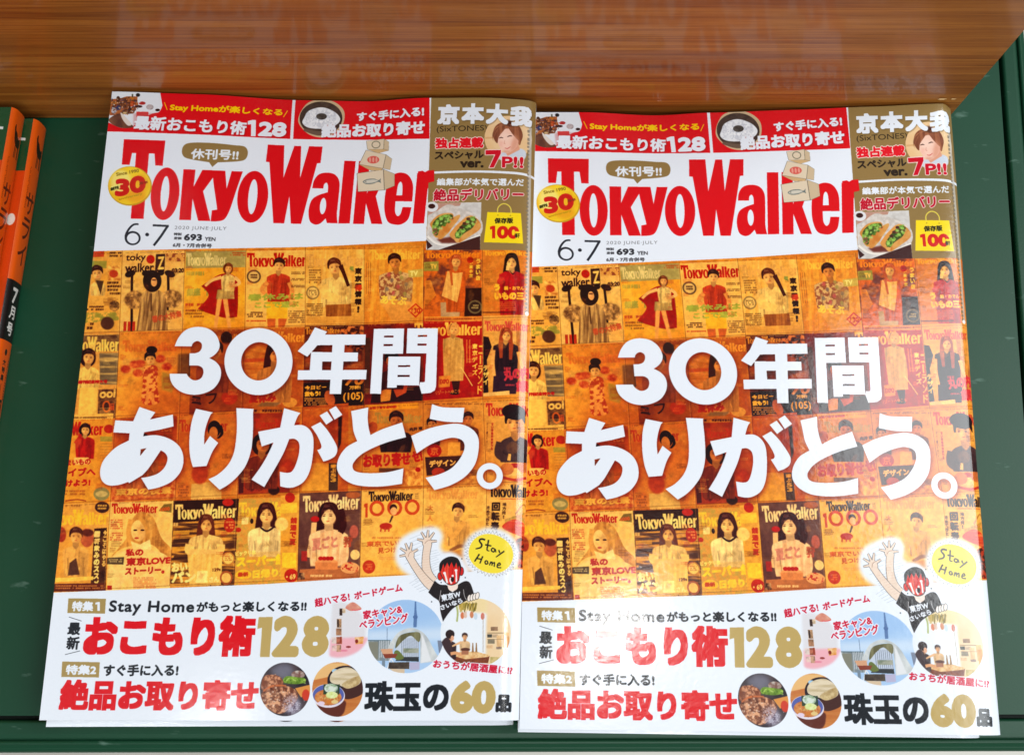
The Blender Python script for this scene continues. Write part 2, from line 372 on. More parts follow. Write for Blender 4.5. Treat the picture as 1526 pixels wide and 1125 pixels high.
    poly([(20, 16), (392, 12), (390, 478), (18, 486)], (242, 186, 98), tex=('v', (232, 164, 72)))
    logo(28, 40, 388, 120, (222, 160, 84), -4)
    person(212, 120, 44, hair=(96, 44, 22), top=(244, 200, 120), sw=190, yb=370, arms=[([(130, 230, 60), (150, 290, 54), (230, 320, 44)], (240, 192, 108))]); stroke([(240, 110, 30), (265, 170, 22), (290, 240, 20)], (78, 36, 20)); poly([(146, 355), (306, 350), (310, 425), (150, 428)], (196, 118, 50), tex=('v', (150, 80, 34)))
    vtext('東京得情報!', 350, 125, 350, 410, 44, (52, 36, 24), 3); text('得', 326, 272, 374, 272, 44, (222, 60, 30), 3)
    poly([(300, 118), (322, 118), (322, 150), (296, 136)], (130, 150, 70)); ell(68, 280, 42, 42, (150, 124, 74)); ell(68, 280, 33, 33, (226, 184, 110)); dashes(44, 262, 92, 298, 3, (120, 90, 50))
    dashes(44, 135, 120, 225, 6, (120, 80, 40), .7); dashes(28, 345, 130, 425, 6, (110, 80, 40), .7); poly([(30, 430), (380, 426), (380, 466), (28, 470)], (222, 156, 70), a=.8)
    poly([(392, 12), (757, 8), (755, 470), (390, 478)], (236, 160, 58), tex=('v', (220, 130, 44)))
    logo(420, 14, 740, 80, (246, 180, 66), -4)
    for x in (398, 412, 425): rect(x, 95, x+6, 290, (170, 90, 40), a=.6)
    person(585, 92, 42, hair=(54, 26, 16), skin=(214, 130, 62), top=(214, 176, 124), sw=205, yb=350, tex=('f', (150, 84, 60), .35, .65))
    poly(curve([(480, 340), (540, 330), (700, 350), (690, 465, 1), (560, 470, 1), (530, 400)]), (224, 150, 70), soft=1)
    for i, (x, y) in enumerate([(540, 170), (560, 205), (620, 190), (600, 245), (650, 230), (640, 290), (570, 285), (530, 260), (612, 160)]): ell(x, y, 11, 13, [(200, 80, 90), (110, 110, 110), (150, 150, 80)][i % 3], a=.7, soft=.6)
    text('あそぶ', 486, 350, 650, 362, 56, (250, 200, 80), 3); poly([(660, 145), (755, 135), (755, 185), (665, 190)], (186, 180, 90), a=.8); text('TV', 672, 182, 722, 180, 34, (226, 216, 140), 2)
    poly([(708, 348), (757, 392), (708, 438), (658, 392)], (214, 46, 24)); poly([(708, 358), (746, 392), (708, 428), (669, 392)], (232, 140, 50)); text('130', 682, 410, 735, 410, 32, (206, 40, 24), 1)
    poly([(757, 8), (1120, 4), (1118, 432), (756, 440)], (226, 104, 32), tex=('m', (120, 62, 50), .3, .8))
    logo(762, 22, 1110, 74, (240, 132, 30), -2)
    poly([(758, 95), (850, 90), (850, 150), (758, 150)], (146, 146, 66)); text('TV', 800, 140, 840, 138, 34, (226, 180, 80), 2)
    poly([(765, 210), (800, 205), (835, 300), (760, 380)], (230, 130, 40), a=.8); poly([(1010, 260), (1118, 256), (1118, 430), (1010, 434)], (58, 34, 26))
    poly([(862, 345), (985, 340), (980, 432), (865, 436)], (184, 150, 116))
    person(955, 92, 34, hair=(200, 84, 40), top=(222, 92, 30), hl='bob', sw=120, yb=405, arms=[([(985, 190, 36), (1000, 290, 34), (982, 400, 34)], (224, 92, 28))]); poly([(905, 150), (950, 165), (1000, 160), (985, 260), (965, 345), (870, 305)], (240, 186, 104), tex=('v', (216, 150, 80))); stroke([(925, 150, 18), (935, 240, 10)], (204, 90, 40))
    for i, y in enumerate((85, 112, 140, 168)): text('小旅'[i % 2], 1040, y+24, 1062, y+24, 22, (238, 190, 60), 1.5)
    vtext('うまい店', 1095, 75, 1095, 215, 30, (244, 190, 70), 2); ell(1046, 84, 20, 20, (210, 40, 20)); ell(1076, 374, 44, 42, (110, 100, 70)); ell(1076, 374, 34, 32, (60, 50, 36)); dashes(1054, 360, 1098, 388, 2, (190, 170, 110))
    poly([(1120, 4), (1420, 0), (1416, 420), (1118, 432)], (226, 134, 50), tex=('m', (208, 110, 36)))
    logo(1125, 18, 1420, 60, (244, 160, 44), -2)
    person(1302, 96, 40, hair=(40, 20, 14), skin=(240, 180, 110), top=(212, 24, 36), hl='long', sw=150, yb=425, arms=[([(1245, 210, 40), (1225, 220, 30), (1270, 160, 24)], (212, 24, 36))]); stroke([(1276, 150, 20), (1278, 118, 16)], (240, 180, 110)); stroke([(1290, 150, 1), (1310, 172, 8), (1330, 150, 1)], (70, 20, 20))
    text('鍋・おでん', 1255, 272, 1380, 270, 26, (246, 180, 50), 1.5); text('いもの三', 1195, 332, 1380, 330, 50, (248, 186, 50), 4); text('う', 1192, 275, 1230, 275, 44, (248, 186, 50), 4)
    dashes(1190, 342, 1330, 400, 5, (230, 110, 40), .8); rect(1122, 405, 1330, 412, (70, 30, 20), a=.7)
    # --- row two
    use(100, 370, 4.1667)
    poly([(90, 528), (328, 523), (300, 1060), (30, 1066)], (226, 158, 78), tex=('m', (214, 140, 60)))
    poly([(90, 545), (325, 540), (322, 640), (88, 650)], (150, 110, 70), tex=('f', (90, 60, 40))); logo(-40, 552, 322, 650, (246, 196, 96), -4)
    poly([(200, 655), (322, 652), (315, 850), (205, 850)], (112, 100, 76), tex=('h', (196, 160, 100), .4, 1)); rect(80, 1045, 300, 1060, (60, 30, 16), a=.8)
    person(128, 680, 42, hair=(58, 26, 16), top=(246, 196, 104), hl='bob', sw=140, yb=880); poly([(80, 870), (190, 866), (182, 1048), (68, 1050)], (242, 186, 88))
    text('創刊記念特大号', 68, 846, 250, 842, 24, (206, 30, 24), 1.5); poly([(195, 880), (318, 876), (305, 1050), (190, 1052)], (84, 54, 40), tex=('f', (140, 90, 50))); text('ooi', 200, 935, 300, 930, 55, (236, 180, 90), 3); ell(245, 985, 26, 36, (220, 90, 30)); ell(245, 985, 16, 26, (80, 50, 36)); text('iii', 262, 1010, 292, 1008, 44, (226, 80, 30), 2)
    poly([(328, 523), (770, 515), (760, 1035), (300, 1060)], (238, 154, 54), tex=('c', (214, 112, 36)))
    logo(345, 575, 690, 650, (222, 98, 36), -6, a=.8, soft=.8)
    poly([(340, 690), (760, 670), (760, 730), (600, 740), (345, 790)], (206, 150, 80), a=.5, soft=3)
    for (x, y) in [(365, 755), (420, 725), (455, 720), (580, 690), (620, 738), (440, 778)]: ell(x, y, 32, 24, (206, 50, 28), soft=1.5, tex=('f', (220, 100, 50)))
    person(524, 690, 36, hair=(48, 26, 18), top=(244, 180, 96), hl='short', sw=84, yb=770); ell(526, 635, 34, 24, (48, 26, 18)); poly(curve([(480, 745), (560, 740), (560, 860), (572, 960), (470, 965), (470, 850)]), (212, 70, 36), tex=('f', (240, 160, 80), .4, .7)); legs(515, 900, 975, 26, 22, (236, 150, 80))
    poly([(590, 770), (700, 800), (650, 900), (590, 880)], (160, 150, 66), a=.7, soft=2)
    for x in (690, 760): poly([(x, 660), (x+90, 655), (x+80, 800), (x-5, 800)], (70, 50, 40), a=.6, soft=2)
    poly([(770, 515), (1110, 505), (1100, 1010), (760, 1035)], (206, 110, 40), tex=('c', (150, 60, 26)))
    logo(860, 525, 1110, 590, (236, 150, 60), -4, a=.8); ell(990, 560, 36, 40, (60, 28, 20), soft=1); poly([(930, 590), (1090, 590), (1100, 790), (925, 800)], (190, 90, 50), a=.6, soft=2)
    text('ミラ', 775, 985, 935, 965, 95, DK, 2, a=.9); dashes(775, 940, 830, 965, 2, DK); ell(1010, 930, 50, 44, (206, 60, 30), soft=1.5); dashes(975, 930, 1020, 960, 2, (230, 90, 40))
    poly([(1110, 505), (1500, 492), (1500, 980), (1100, 1010)], (224, 132, 46), tex=('m', (190, 90, 34)))
    logo(1120, 520, 1480, 590, (240, 160, 60), -4); ell(1190, 720, 90, 110, (236, 160, 70), soft=3, tex=('h', (206, 110, 40))); poly([(1100, 690), (1250, 682), (1250, 705), (1100, 712)], (214, 70, 36), a=.7, soft=1); poly([(1270, 900), (1310, 895), (1330, 970), (1290, 985)], (230, 150, 90)); poly([(1180, 985), (1260, 920), (1400, 905), (1300, 985)], (130, 116, 90), a=.8, soft=1.5); ell(1385, 960, 46, 30, (230, 170, 80)); 
    use(450, 370, 4.1667)
    poly([(18, 486), (390, 478), (390, 978), (10, 992)], (150, 66, 34), tex=('m', (62, 36, 40)))
    logo(20, 490, 240, 540, (230, 150, 50), -2); poly([(240, 490), (385, 486), (385, 640), (200, 650)], (80, 40, 30), tex=('f', (220, 120, 60), .4, .8)); poly([(10, 840), (390, 826), (390, 978), (10, 992)], (50, 32, 30))
    text('今日ビー', 18, 884, 155, 878, 28, (246, 196, 80), 2); text('飲もう!', 18, 926, 118, 920, 34, (250, 204, 70), 3); dashes(18, 932, 155, 982, 4, (214, 160, 80), .9)
    text('70', 262, 858, 382, 852, 70, (236, 170, 60), 4, shear=.25); text('万軒!', 296, 882, 366, 878, 24, (246, 200, 90), 1.5); text('(105)', 258, 962, 384, 956, 62, (246, 190, 70), 2); ell(175, 935, 30, 50, (210, 110, 60), rot=-20, soft=.6)
    for (x, y) in [(280, 640), (330, 680), (290, 760), (345, 740), (60, 700), (40, 620)]: ell(x, y, 40, 26, (190, 96, 50), soft=2)
    poly([(390, 478), (757, 468), (755, 950), (392, 978)], (176, 44, 26), tex=('m', (110, 36, 40)))
    poly([(392, 560), (430, 560), (420, 900), (392, 905)], (90, 60, 44)); poly([(440, 890), (755, 860), (752, 952), (428, 966)], (58, 36, 44)); poly([(490, 890), (560, 870), (550, 950), (492, 958)], (232, 160, 70)); poly([(566, 870), (660, 850), (650, 900), (590, 930)], (214, 90, 50)); ell(470, 760, 30, 60, (214, 120, 60), soft=1)
    poly([(757, 440), (1122, 430), (1124, 926), (755, 950)], (212, 30, 22), tex=('m', (190, 24, 18)))
    rect(762, 432, 1120, 462, (236, 160, 60), a=.8); dashes(770, 440, 1080, 458, 1, (180, 70, 30), .6)
    logo(700, 470, 1118, 556, (246, 180, 72), -8)
    poly([(928, 820), (985, 820), (975, 895), (945, 895)], (70, 40, 30)); ell(950, 905, 30, 10, (40, 24, 20))
    person(940, 512, 32, hair=(214, 140, 70), top=(222, 172, 96), hl='bob', sw=120, yb=825); poly(curve([(900, 590), (950, 575), (1000, 600), (1010, 700), (1003, 828, 1), (905, 832, 1), (890, 720)]), (222, 174, 100), tex=('v', (200, 150, 78)))
    for x in (1022, 1040): rect(x, 575, x+7, 720, (240, 150, 60), a=.7)
    vtext('東京ディズ', 1075, 600, 1075, 800, 34, (250, 190, 80), 2); vtext('ニーランド', 1112, 610, 1105, 920, 30, (246, 176, 70), 2)
    poly([(852, 800), (925, 796), (920, 865), (850, 870)], (234, 150, 60)); text('EXPO', 858, 850, 916, 846, 30, (206, 60, 30), 1.5); stroke([(990, 745), (1060, 860)], (240, 200, 120), w=6); text('リゾートへゆこう', 830, 915, 985, 905, 26, (240, 160, 80), 1, a=.8)
    poly([(1122, 430), (1422, 422), (1415, 916), (1124, 926)], (230, 166, 84), tex=('m', (216, 146, 66)))
    poly([(1330, 500), (1422, 496), (1418, 900), (1340, 900)], (182, 110, 56), tex=('v', (226, 160, 80)))
    logo(1136, 462, 1410, 526, (218, 74, 66), -4)
    poly([(1128, 555), (1160, 560), (1180, 620), (1150, 700), (1160, 900), (1128, 915)], (46, 32, 30))
    poly([(1195, 720), (1300, 720), (1345, 800), (1330, 910), (1185, 915)], (58, 40, 56))
    person(1266, 548, 34, hair=(170, 66, 34), top=(54, 38, 44), hl='long', sw=150, yb=770, arms=[([(1190, 640, 26), (1186, 720, 24), (1196, 800, 20)], (236, 164, 90)), ([(1345, 650, 26), (1360, 720, 24), (1380, 760, 20)], (236, 164, 90))])
    stroke([(1235, 600, 30), (1238, 690, 18)], (176, 70, 36)); stroke([(1300, 600, 30), (1296, 700, 18)], (176, 70, 36))
    dashes(1255, 745, 1300, 770, 1, (216, 60, 80)); text('丸の内', 1256, 832, 1415, 812, 78, (222, 52, 76), 4); text('銀', 1330, 900, 1410, 896, 74, (222, 52, 76), 4); dashes(1258, 850, 1325, 866, 1, (222, 60, 80), .8); vtext('デザイ', 1148, 730, 1140, 860, 40, (246, 196, 100), 2); poly([(1128, 905), (1290, 890), (1290, 915), (1128, 925)], (230, 180, 110))
    # --- row three (grid at 60,600)
    use(60, 600, 4.019)
    poly([(170, 105), (435, 95), (425, 598), (120, 606)], (238, 160, 52), tex=('m', (224, 138, 40)))
    poly([(185, 75), (440, 66), (436, 100), (175, 106)], (236, 176, 84)); dashes(190, 88, 400, 100, 1, DK, .7)
    logo(20, 118, 378, 204, (214, 34, 20), -6); ell(412, 160, 30, 26, (200, 40, 22))
    person(268, 165, 30, hair=(52, 24, 16), top=(216, 30, 24), hl='bob', sw=112, yb=338, arms=[([(215, 250, 34), (235, 215, 24), (240, 190, 18)], (214, 30, 24))]); poly([(205, 330), (290, 330), (300, 372), (200, 375)], (236, 180, 100))
    rect(360, 205, 440, 235, GRN, a=.8)
    for i in range(7): rect(358, 245+i*17, 436, 253+i*17, (200, 130, 50), a=.7)
    text('まいもの', 155, 382, 302, 372, 38, (208, 30, 26), 2); text('イブへ', 165, 445, 332, 440, 52, (208, 30, 26), 3); text('けよう!', 150, 506, 300, 500, 42, (206, 28, 26), 3); dashes(150, 525, 270, 560, 2, (150, 60, 30), .5); stroke([(150, 590), (220, 582), (275, 590)], (160, 50, 30), w=6)
    ell(368, 548, 48, 40, (140, 140, 92)); ell(368, 548, 36, 18, (200, 180, 120), a=.8)
    poly([(435, 95), (822, 85), (812, 575), (425, 598)], (220, 112, 40), tex=('c', (196, 70, 28)))
    poly([(430, 480), (812, 440), (812, 575), (425, 598)], (214, 80, 36), tex=('f', (226, 140, 70)))
    for i in range(6): rect(440+i*60, 520, 480+i*60, 535, (230, 120, 60), a=.6)
    poly([(822, 80), (1200, 70), (1190, 555), (812, 575)], (232, 146, 58), tex=('m', (214, 106, 40)))
    logo(835, 105, 1125, 180, (214, 66, 34), -4, a=.9); ell(1045, 160, 40, 50, (52, 26, 20)); ell(1040, 185, 26, 38, (224, 140, 70)); stroke([(1080, 140, 20), (1090, 190, 18), (1050, 230, 6)], (52, 26, 20))
    poly(curve([(1000, 235), (1090, 225), (1180, 330), (1180, 480), (1060, 470), (1010, 350)]), (226, 130, 50), soft=1); poly([(910, 490), (1090, 470), (1090, 580), (905, 585)], (226, 180, 100)); dashes(830, 500, 895, 570, 4, (150, 80, 40), .7)
    ell(960, 430, 50, 60, (206, 70, 36), soft=2); text('プ', 945, 460, 1020, 455, 85, (208, 70, 34), 4, a=.8)
    poly([(1200, 70), (1500, 62), (1500, 540), (1190, 555)], (220, 110, 38), tex=('c', (170, 40, 24)))
    dashes(1285, 45, 1450, 65, 1, (70, 30, 20)); logo(1280, 100, 1560, 160, (216, 60, 30), -2); poly([(1195, 395), (1225, 395), (1222, 545), (1192, 548)], (90, 40, 40)); poly([(1240, 390), (1310, 500), (1260, 540)], (210, 50, 40)); ell(1290, 500, 60, 40, (200, 60, 40), tex=('f', (80, 30, 30)))
    use(300, 590, 6.936)
    poly([(1040, 120), (1526, 80), (1526, 1000), (1040, 990)], (226, 130, 44), tex=('m', (206, 90, 32))); ell(1380, 350, 60, 110, (190, 70, 34), soft=2); poly([(1420, 230), (1462, 215), (1450, 500), (1420, 560)], (60, 30, 26), soft=1)
    ell(940, 600, 120, 160, (210, 90, 40), soft=4); ell(900, 750, 80, 90, (200, 60, 30), soft=3); rect(1050, 700, 1350, 990, (230, 160, 60)); rect(1325, 700, 1420, 985, (80, 62, 50)); vtext('遊ぶ53', 1372, 710, 1372, 900, 60, (230, 170, 70), 3); ell(760, 980, 60, 50, (60, 36, 30), soft=1)
    use(60, 600, 4.019)
    logo(440, 112, 800, 180, (236, 150, 60), -4, a=.8); person(610, 250, 46, hair=(70, 34, 20), skin=(226, 150, 84), top=(206, 110, 60), hl='long', sw=190, yb=560); text('東京の夜景', 450, 560, 790, 548, 44, (240, 180, 80), 3)
    person(1330, 250, 50, hair=(60, 28, 18), skin=(220, 140, 76), top=(150, 60, 40), hl='bob', sw=200, yb=520)
    use(100, 370, 4.1667)
    person(905, 640, 52, hair=(60, 30, 20), skin=(226, 150, 84), top=(170, 80, 50), sw=200, yb=900); person(1290, 660, 54, hair=(76, 36, 22), skin=(232, 160, 92), top=(222, 150, 80), hl='long', sw=210, yb=960)
    text('夏休み', 1130, 965, 1300, 958, 60, (206, 50, 30), 4)
    use(450, 370, 4.1667); person(560, 700, 44, hair=(44, 22, 20), skin=(214, 134, 76), top=(90, 40, 46), sw=150, yb=880); person(110, 700, 36, hair=(44, 22, 20), skin=(214, 134, 76), top=(120, 60, 40), sw=120, yb=830)
    # row three right (grid at 420,600)
    use(420, 600, 4.016)
    poly([(500, 15), (850, 8), (845, 500), (480, 515)], (228, 158, 66), tex=('m', (214, 136, 50)))
    poly([(520, 20), (820, 5), (820, 38), (520, 52)], (244, 176, 40)); text('お取り寄せ全90品!', 528, 46, 690, 36, 18, (214, 50, 24), 1); logo(560, 62, 840, 130, (176, 166, 96), -4, a=.8)
    ell(548, 150, 28, 32, (196, 90, 44)); person(685, 110, 44, hair=(60, 28, 18), skin=(214, 126, 66), top=(66, 44, 50), sw=190, yb=300); dashes(700, 400, 760, 460, 2, RD, .5)
    text('向井 理', 768, 175, 846, 168, 22, DK, 1); text('お取り寄せ', 490, 395, 775, 378, 82, (214, 34, 30), 4); text('せ!', 790, 365, 850, 350, 70, (214, 34, 30), 4)
    poly([(740, 405), (848, 370), (845, 495), (730, 500)], (222, 120, 50), tex=('f', (240, 180, 90))); ell(818, 404, 16, 14, (214, 24, 20)); rect(585, 395, 730, 420, (70, 40, 36), a=.7)
    poly([(850, 5), (1222, 0), (1215, 500), (845, 508)], (230, 162, 76), tex=('m', (218, 144, 58)))
    dashes(860, 8, 1215, 22, 1, (120, 70, 36), .5); logo(870, 40, 1200, 90, (200, 140, 76), -2, a=.8); person(1118, 100, 32, hair=(58, 28, 18), skin=(220, 134, 72), top=(150, 80, 50), sw=120, yb=290, tex=('f', (90, 50, 40))); person(905, 130, 30, hair=(60, 30, 20), top=(130, 60, 40), sw=90, yb=260)
    ell(915, 292, 44, 40, (214, 34, 26)); text('京', 890, 318, 940, 318, 50, (240, 120, 60), 2); poly([(998, 240), (1070, 240), (1070, 315), (995, 318)], (240, 180, 80)); poly([(860, 330), (1090, 320), (1070, 420), (870, 440)], (80, 48, 40)); text('デザイン', 885, 392, 1045, 380, 42, (240, 196, 120), 2.5); ell(940, 420, 40, 28, (196, 60, 40)); rect(1110, 380, 1150, 500, (196, 110, 50), tex=('f', (236, 170, 80)))
    poly([(1222, -2), (1480, -8), (1470, 490), (1215, 500)], (234, 168, 84), tex=('m', (222, 150, 66)))
    logo(1222, 8, 1530, 88, (214, 52, 40), -4); vtext('最高の一日を過ごす', 1232, 125, 1228, 280, 10, (120, 70, 40), .4); vtext('甘い時間の始まり方', 1262, 125, 1258, 290, 12, (200, 60, 40), .6)
    person(1400, 120, 62, hair=(44, 26, 26), skin=(238, 160, 90), top=(78, 62, 66), sw=190, yb=360, turn=-8, arms=[([(1310, 240, 50), (1300, 310, 50), (1350, 345, 40)], (78, 62, 66))]); ell(1390, 62, 72, 46, (44, 26, 30), rot=8); stroke([(1360, 350, 20), (1366, 310, 16)], (240, 180, 100)); rect(1360, 375, 1430, 440, (240, 190, 110)); ell(1395, 380, 36, 14, (210, 40, 30)); ell(1350, 400, 40, 36, (214, 120, 60)); ell(1450, 390, 36, 30, (204, 110, 60)); stroke([(1320, 450), (1400, 465), (1466, 450)], (210, 60, 40), w=16)
    # --- row four
    use(60, 600, 4.019)
    poly([(120, 606), (418, 598), (400, 1130), (75, 1140)], (236, 166, 78), tex=('m', (226, 150, 60)))
    logo(20, 642, 408, 738, (246, 186, 50), -6); ell(372, 628, 44, 34, (76, 48, 34)); dashes(345, 612, 400, 645, 2, (236, 180, 80)); dashes(150, 612, 240, 632, 1, (150, 90, 40), .6)
    ell(125, 790, 30, 46, (176, 56, 36), soft=1); ell(280, 810, 40, 56, (200, 90, 60), soft=1); ell(285, 780, 36, 22, (110, 50, 34), soft=1)
    poly([(325, 755), (400, 750), (392, 1115), (300, 1110)], (66, 40, 26), tex=('m', (110, 70, 40))); vtext('一軒飲みのススメ', 340, 770, 332, 1105, 36, (250, 206, 130), 3); vtext('今こそはやる', 388, 765, 378, 985, 22, (236, 180, 100), 1.5)
    person(212, 800, 42, hair=(90, 44, 26), top=(240, 172, 90), sw=150, yb=1040); poly([(175, 960), (215, 930), (235, 1030), (165, 1035)], (96, 66, 50), soft=.6); poly([(90, 1050), (320, 1040), (315, 1062), (88, 1075)], (250, 200, 90)); poly([(82, 1085), (395, 1080), (392, 1128), (75, 1132)], (110, 50, 30)); dashes(90, 1092, 380, 1120, 2, (220, 140, 70), .7)
    poly([(418, 598), (802, 590), (782, 1120), (398, 1130)], (244, 196, 118), tex=('m', (240, 184, 100)))
    logo(430, 606, 706, 668, (214, 40, 26), -4); poly([(712, 650), (745, 610), (792, 606), (790, 660)], (130, 110, 50)); text('1000', 722, 655, 780, 648, 24, (226, 90, 30), 2)
    poly(curve([(560, 690), (610, 655), (680, 690), (730, 810), (790, 880), (780, 960), (700, 870), (640, 850), (500, 870), (430, 920), (520, 810)]), (226, 160, 80), tex=('v', (190, 116, 50)))
    ell(590, 768, 44, 64, (240, 190, 118), soft=.6); ell(612, 780, 26, 50, (224, 160, 92), a=.6, soft=2); stroke([(600, 690, 26), (635, 740, 24), (650, 810, 20)], (216, 146, 68), soft=.6); stroke([(545, 700, 30), (530, 780, 26), (540, 850, 16)], (224, 154, 74)); ell(572, 765, 12, 5, (70, 30, 20)); ell(615, 765, 12, 5, (70, 30, 20)); ell(580, 812, 14, 6, (206, 70, 50)); poly([(545, 830), (600, 850), (660, 820), (670, 880), (560, 890)], (250, 214, 150), soft=.5)
    poly(curve([(430, 930), (560, 880), (700, 890), (785, 950), (785, 1120, 1), (400, 1125, 1)]), (246, 206, 140), tex=('m', (238, 186, 110)))
    text('私の', 512, 922, 620, 918, 44, (208, 40, 34), 2.5); text('東京LOVE', 514, 980, 785, 968, 50, (208, 40, 34), 3.2); text('ストーリー。', 508, 1034, 748, 1024, 44, (208, 40, 34), 2.8)
    poly([(402, 930), (505, 925), (500, 970), (400, 968)], (88, 78, 58)); dashes(412, 936, 492, 960, 2, (200, 180, 130), .8); dashes(422, 700, 496, 762, 5, (208, 80, 50), .8); dashes(418, 778, 496, 830, 4, (208, 80, 50), .8); dashes(560, 1045, 700, 1115, 6, (214, 90, 60), .6); rect(402, 1095, 430, 1120, RD)
    poly([(802, 590), (1196, 578), (1170, 1102), (782, 1120)], (90, 56, 34), tex=('h', (226, 150, 60), .35, .75))
    poly([(802, 590), (1196, 578), (1190, 700), (798, 720)], (62, 38, 26)); logo(812, 612, 1182, 706, (250, 206, 130), -12)
    ell(1130, 600, 34, 22, (208, 40, 26)); ell(1140, 735, 34, 44, (206, 44, 26)); dashes(1118, 712, 1165, 762, 3, (240, 150, 80)); dashes(800, 720, 830, 750, 1, (250, 200, 120))
    for i in range(5): poly([(800+i*3, 770+i*48), (900, 765+i*48), (898, 790+i*48), (798, 796+i*48)], [(234, 160, 50), (70, 44, 28)][i % 2], a=.8)
    person(998, 730, 44, hair=(110, 50, 28), top=(244, 196, 122), hl='long', sw=200, yb=900, arms=[([(900, 850, 50), (900, 895, 44), (1000, 895, 34)], (244, 190, 112)), ([(1090, 850, 50), (1080, 895, 44), (1000, 900, 34)], (244, 190, 112))]); poly([(888, 912), (1100, 905), (1090, 1090), (900, 1095)], (244, 196, 112), tex=('v', (232, 176, 88)))
    text('おい', 792, 1016, 888, 1008, 56, (250, 214, 140), 3.5); text('パン屋', 790, 1086, 1010, 1080, 72, (252, 220, 150), 4.5); text('さん', 1018, 1078, 1080, 1074, 34, (252, 220, 150), 2); text('129s', 1040, 1012, 1088, 1008, 18, (120, 60, 30), .8)
    ell(1134, 935, 38, 40, (200, 130, 60)); ell(1134, 935, 30, 32, (244, 200, 110)); dashes(1112, 920, 1156, 950, 3, (180, 80, 40), .7); ell(1122, 1050, 38, 42, (180, 90, 50)); ell(1122, 1050, 28, 30, (240, 190, 110)); dashes(790, 1092, 1080, 1104, 1, (230, 180, 100), .8)
    poly([(1196, 578), (1560, 568), (1545, 1085), (1170, 1102)], (232, 160, 72), tex=('f', (176, 150, 70), .3, 1))
    logo(1195, 600, 1570, 690, (246, 194, 60), -8); poly([(1215, 690), (1255, 688), (1252, 730), (1212, 732)], (246, 210, 140)); ell(1274, 712, 10, 16, (60, 40, 28)); ell(1194, 764, 16, 14, (212, 44, 26))
    person(1362, 672, 52, hair=(78, 32, 24), skin=(248, 190, 120), top=(250, 218, 160), hl='long', sw=215, yb=925); stroke([(1325, 748, 10), (1365, 772, 12), (1415, 742, 10)], (60, 36, 36)); poly([(1285, 900), (1460, 890), (1455, 920), (1280, 925)], (214, 170, 100), a=.6, soft=1)
    text('ビックリは', 1175, 920, 1300, 912, 28, (250, 214, 120), 2); text('スーパー銭湯', 1182, 990, 1540, 968, 66, (246, 200, 50), 5); poly(curve([(1182, 1020), (1225, 1000), (1270, 1020), (1268, 1045), (1225, 1058), (1182, 1045)]), (246, 190, 50)); text('最新', 1190, 1046, 1256, 1042, 28, (214, 70, 30), 2); text('日帰り湯', 1280, 1056, 1500, 1040, 52, (246, 200, 60), 4); dashes(1175, 1062, 1480, 1078, 1, (226, 180, 80), .7)
    use(420, 600, 4.016)
    poly([(0, 560), (112, 548), (100, 1066), (0, 1072)], (238, 170, 70), tex=('m', (226, 150, 50))); ell(55, 572, 30, 30, (212, 40, 24)); poly([(0, 610), (100, 600), (98, 660), (0, 668)], (240, 190, 60)); vtext('銭湯で夏', 78, 690, 70, 860, 40, (206, 50, 30), 3); ell(6, 730, 40, 40, (246, 200, 120), soft=1); rect(10, 900, 95, 990, (246, 196, 50)); ell(66, 1036, 42, 40, (212, 40, 24)); text('・69', 34, 1062, 92, 1058, 32, (250, 200, 120), 2)
    poly([(112, 545), (482, 530), (474, 1052), (102, 1072)], (122, 84, 76), tex=('m', (98, 64, 62)))
    logo(132, 562, 470, 664, (248, 206, 160), -22); ell(432, 556, 44, 20, (190, 100, 60), soft=1)
    poly([(118, 1000), (475, 980), (474, 1052), (102, 1072)], (190, 110, 70))
    stroke([(175, 930, 50), (200, 800, 44), (200, 720, 30)], (246, 190, 140)); person(288, 678, 58, hair=(70, 28, 24), skin=(250, 200, 154), top=(246, 196, 160), hl='long', sw=230, yb=980, turn=-6)
    stroke([(355, 640, 44), (372, 740, 44), (330, 830, 22)], (74, 30, 26)); poly(curve([(232, 800), (330, 770), (400, 830), (390, 960), (235, 960)]), (248, 204, 170), tex=('v', (228, 170, 130)))
    ell(205, 700, 26, 18, (212, 30, 30), soft=.3); text('夏ごと', 190, 890, 345, 870, 76, (206, 110, 110), 4, a=.7); text('狩', 376, 870, 430, 866, 66, (214, 80, 60), 3, a=.85); ell(438, 775, 26, 40, (220, 100, 90), soft=1, a=.8); rect(125, 890, 160, 950, (206, 40, 40), a=.8)
    ell(275, 960, 68, 26, (232, 150, 100)); rect(208, 958, 342, 1000, (222, 130, 80), soft=.5); [ell(x, 934, 15, 12, (206, 30, 26)) for x in (240, 262, 284, 304)]; ell(445, 912, 28, 30, (244, 200, 140)); ell(415, 990, 56, 34, (240, 170, 120), tex=('f', (206, 50, 40), .5, .7)); dashes(180, 1030, 320, 1050, 1, (246, 200, 150), .8); rect(105, 1020, 145, 1060, (60, 40, 36), tex=('f', (200, 150, 110)))
    poly([(482, 528), (850, 515), (845, 1035), (474, 1052)], (242, 184, 96), tex=('m', (236, 172, 80)))
    logo(524, 535, 790, 598, (56, 42, 34), -10); dashes(800, 545, 822, 580, 3, (140, 100, 60), .6)
    one(497, 690, 519, 605, (218, 72, 34), 14)
    for x, y in ((574, 636), (680, 632), (784, 628)): polys([ellp(x, y, 45, 47), ellp(x, y, 28, 30)[::-1]], (218, 72, 34))
    ell(672, 632, 22, 22, (70, 44, 30)); ell(674, 652, 20, 24, (238, 170, 120)); stroke([(668, 680, 12), (655, 710, 10), (650, 720, 8)], (90, 60, 50)); ell(628, 742, 38, 20, (216, 56, 40), tex=('f', (200, 40, 30))); [line(x, 750, x-3, 775, 8, (216, 66, 44)) for x in (600, 625, 648)]
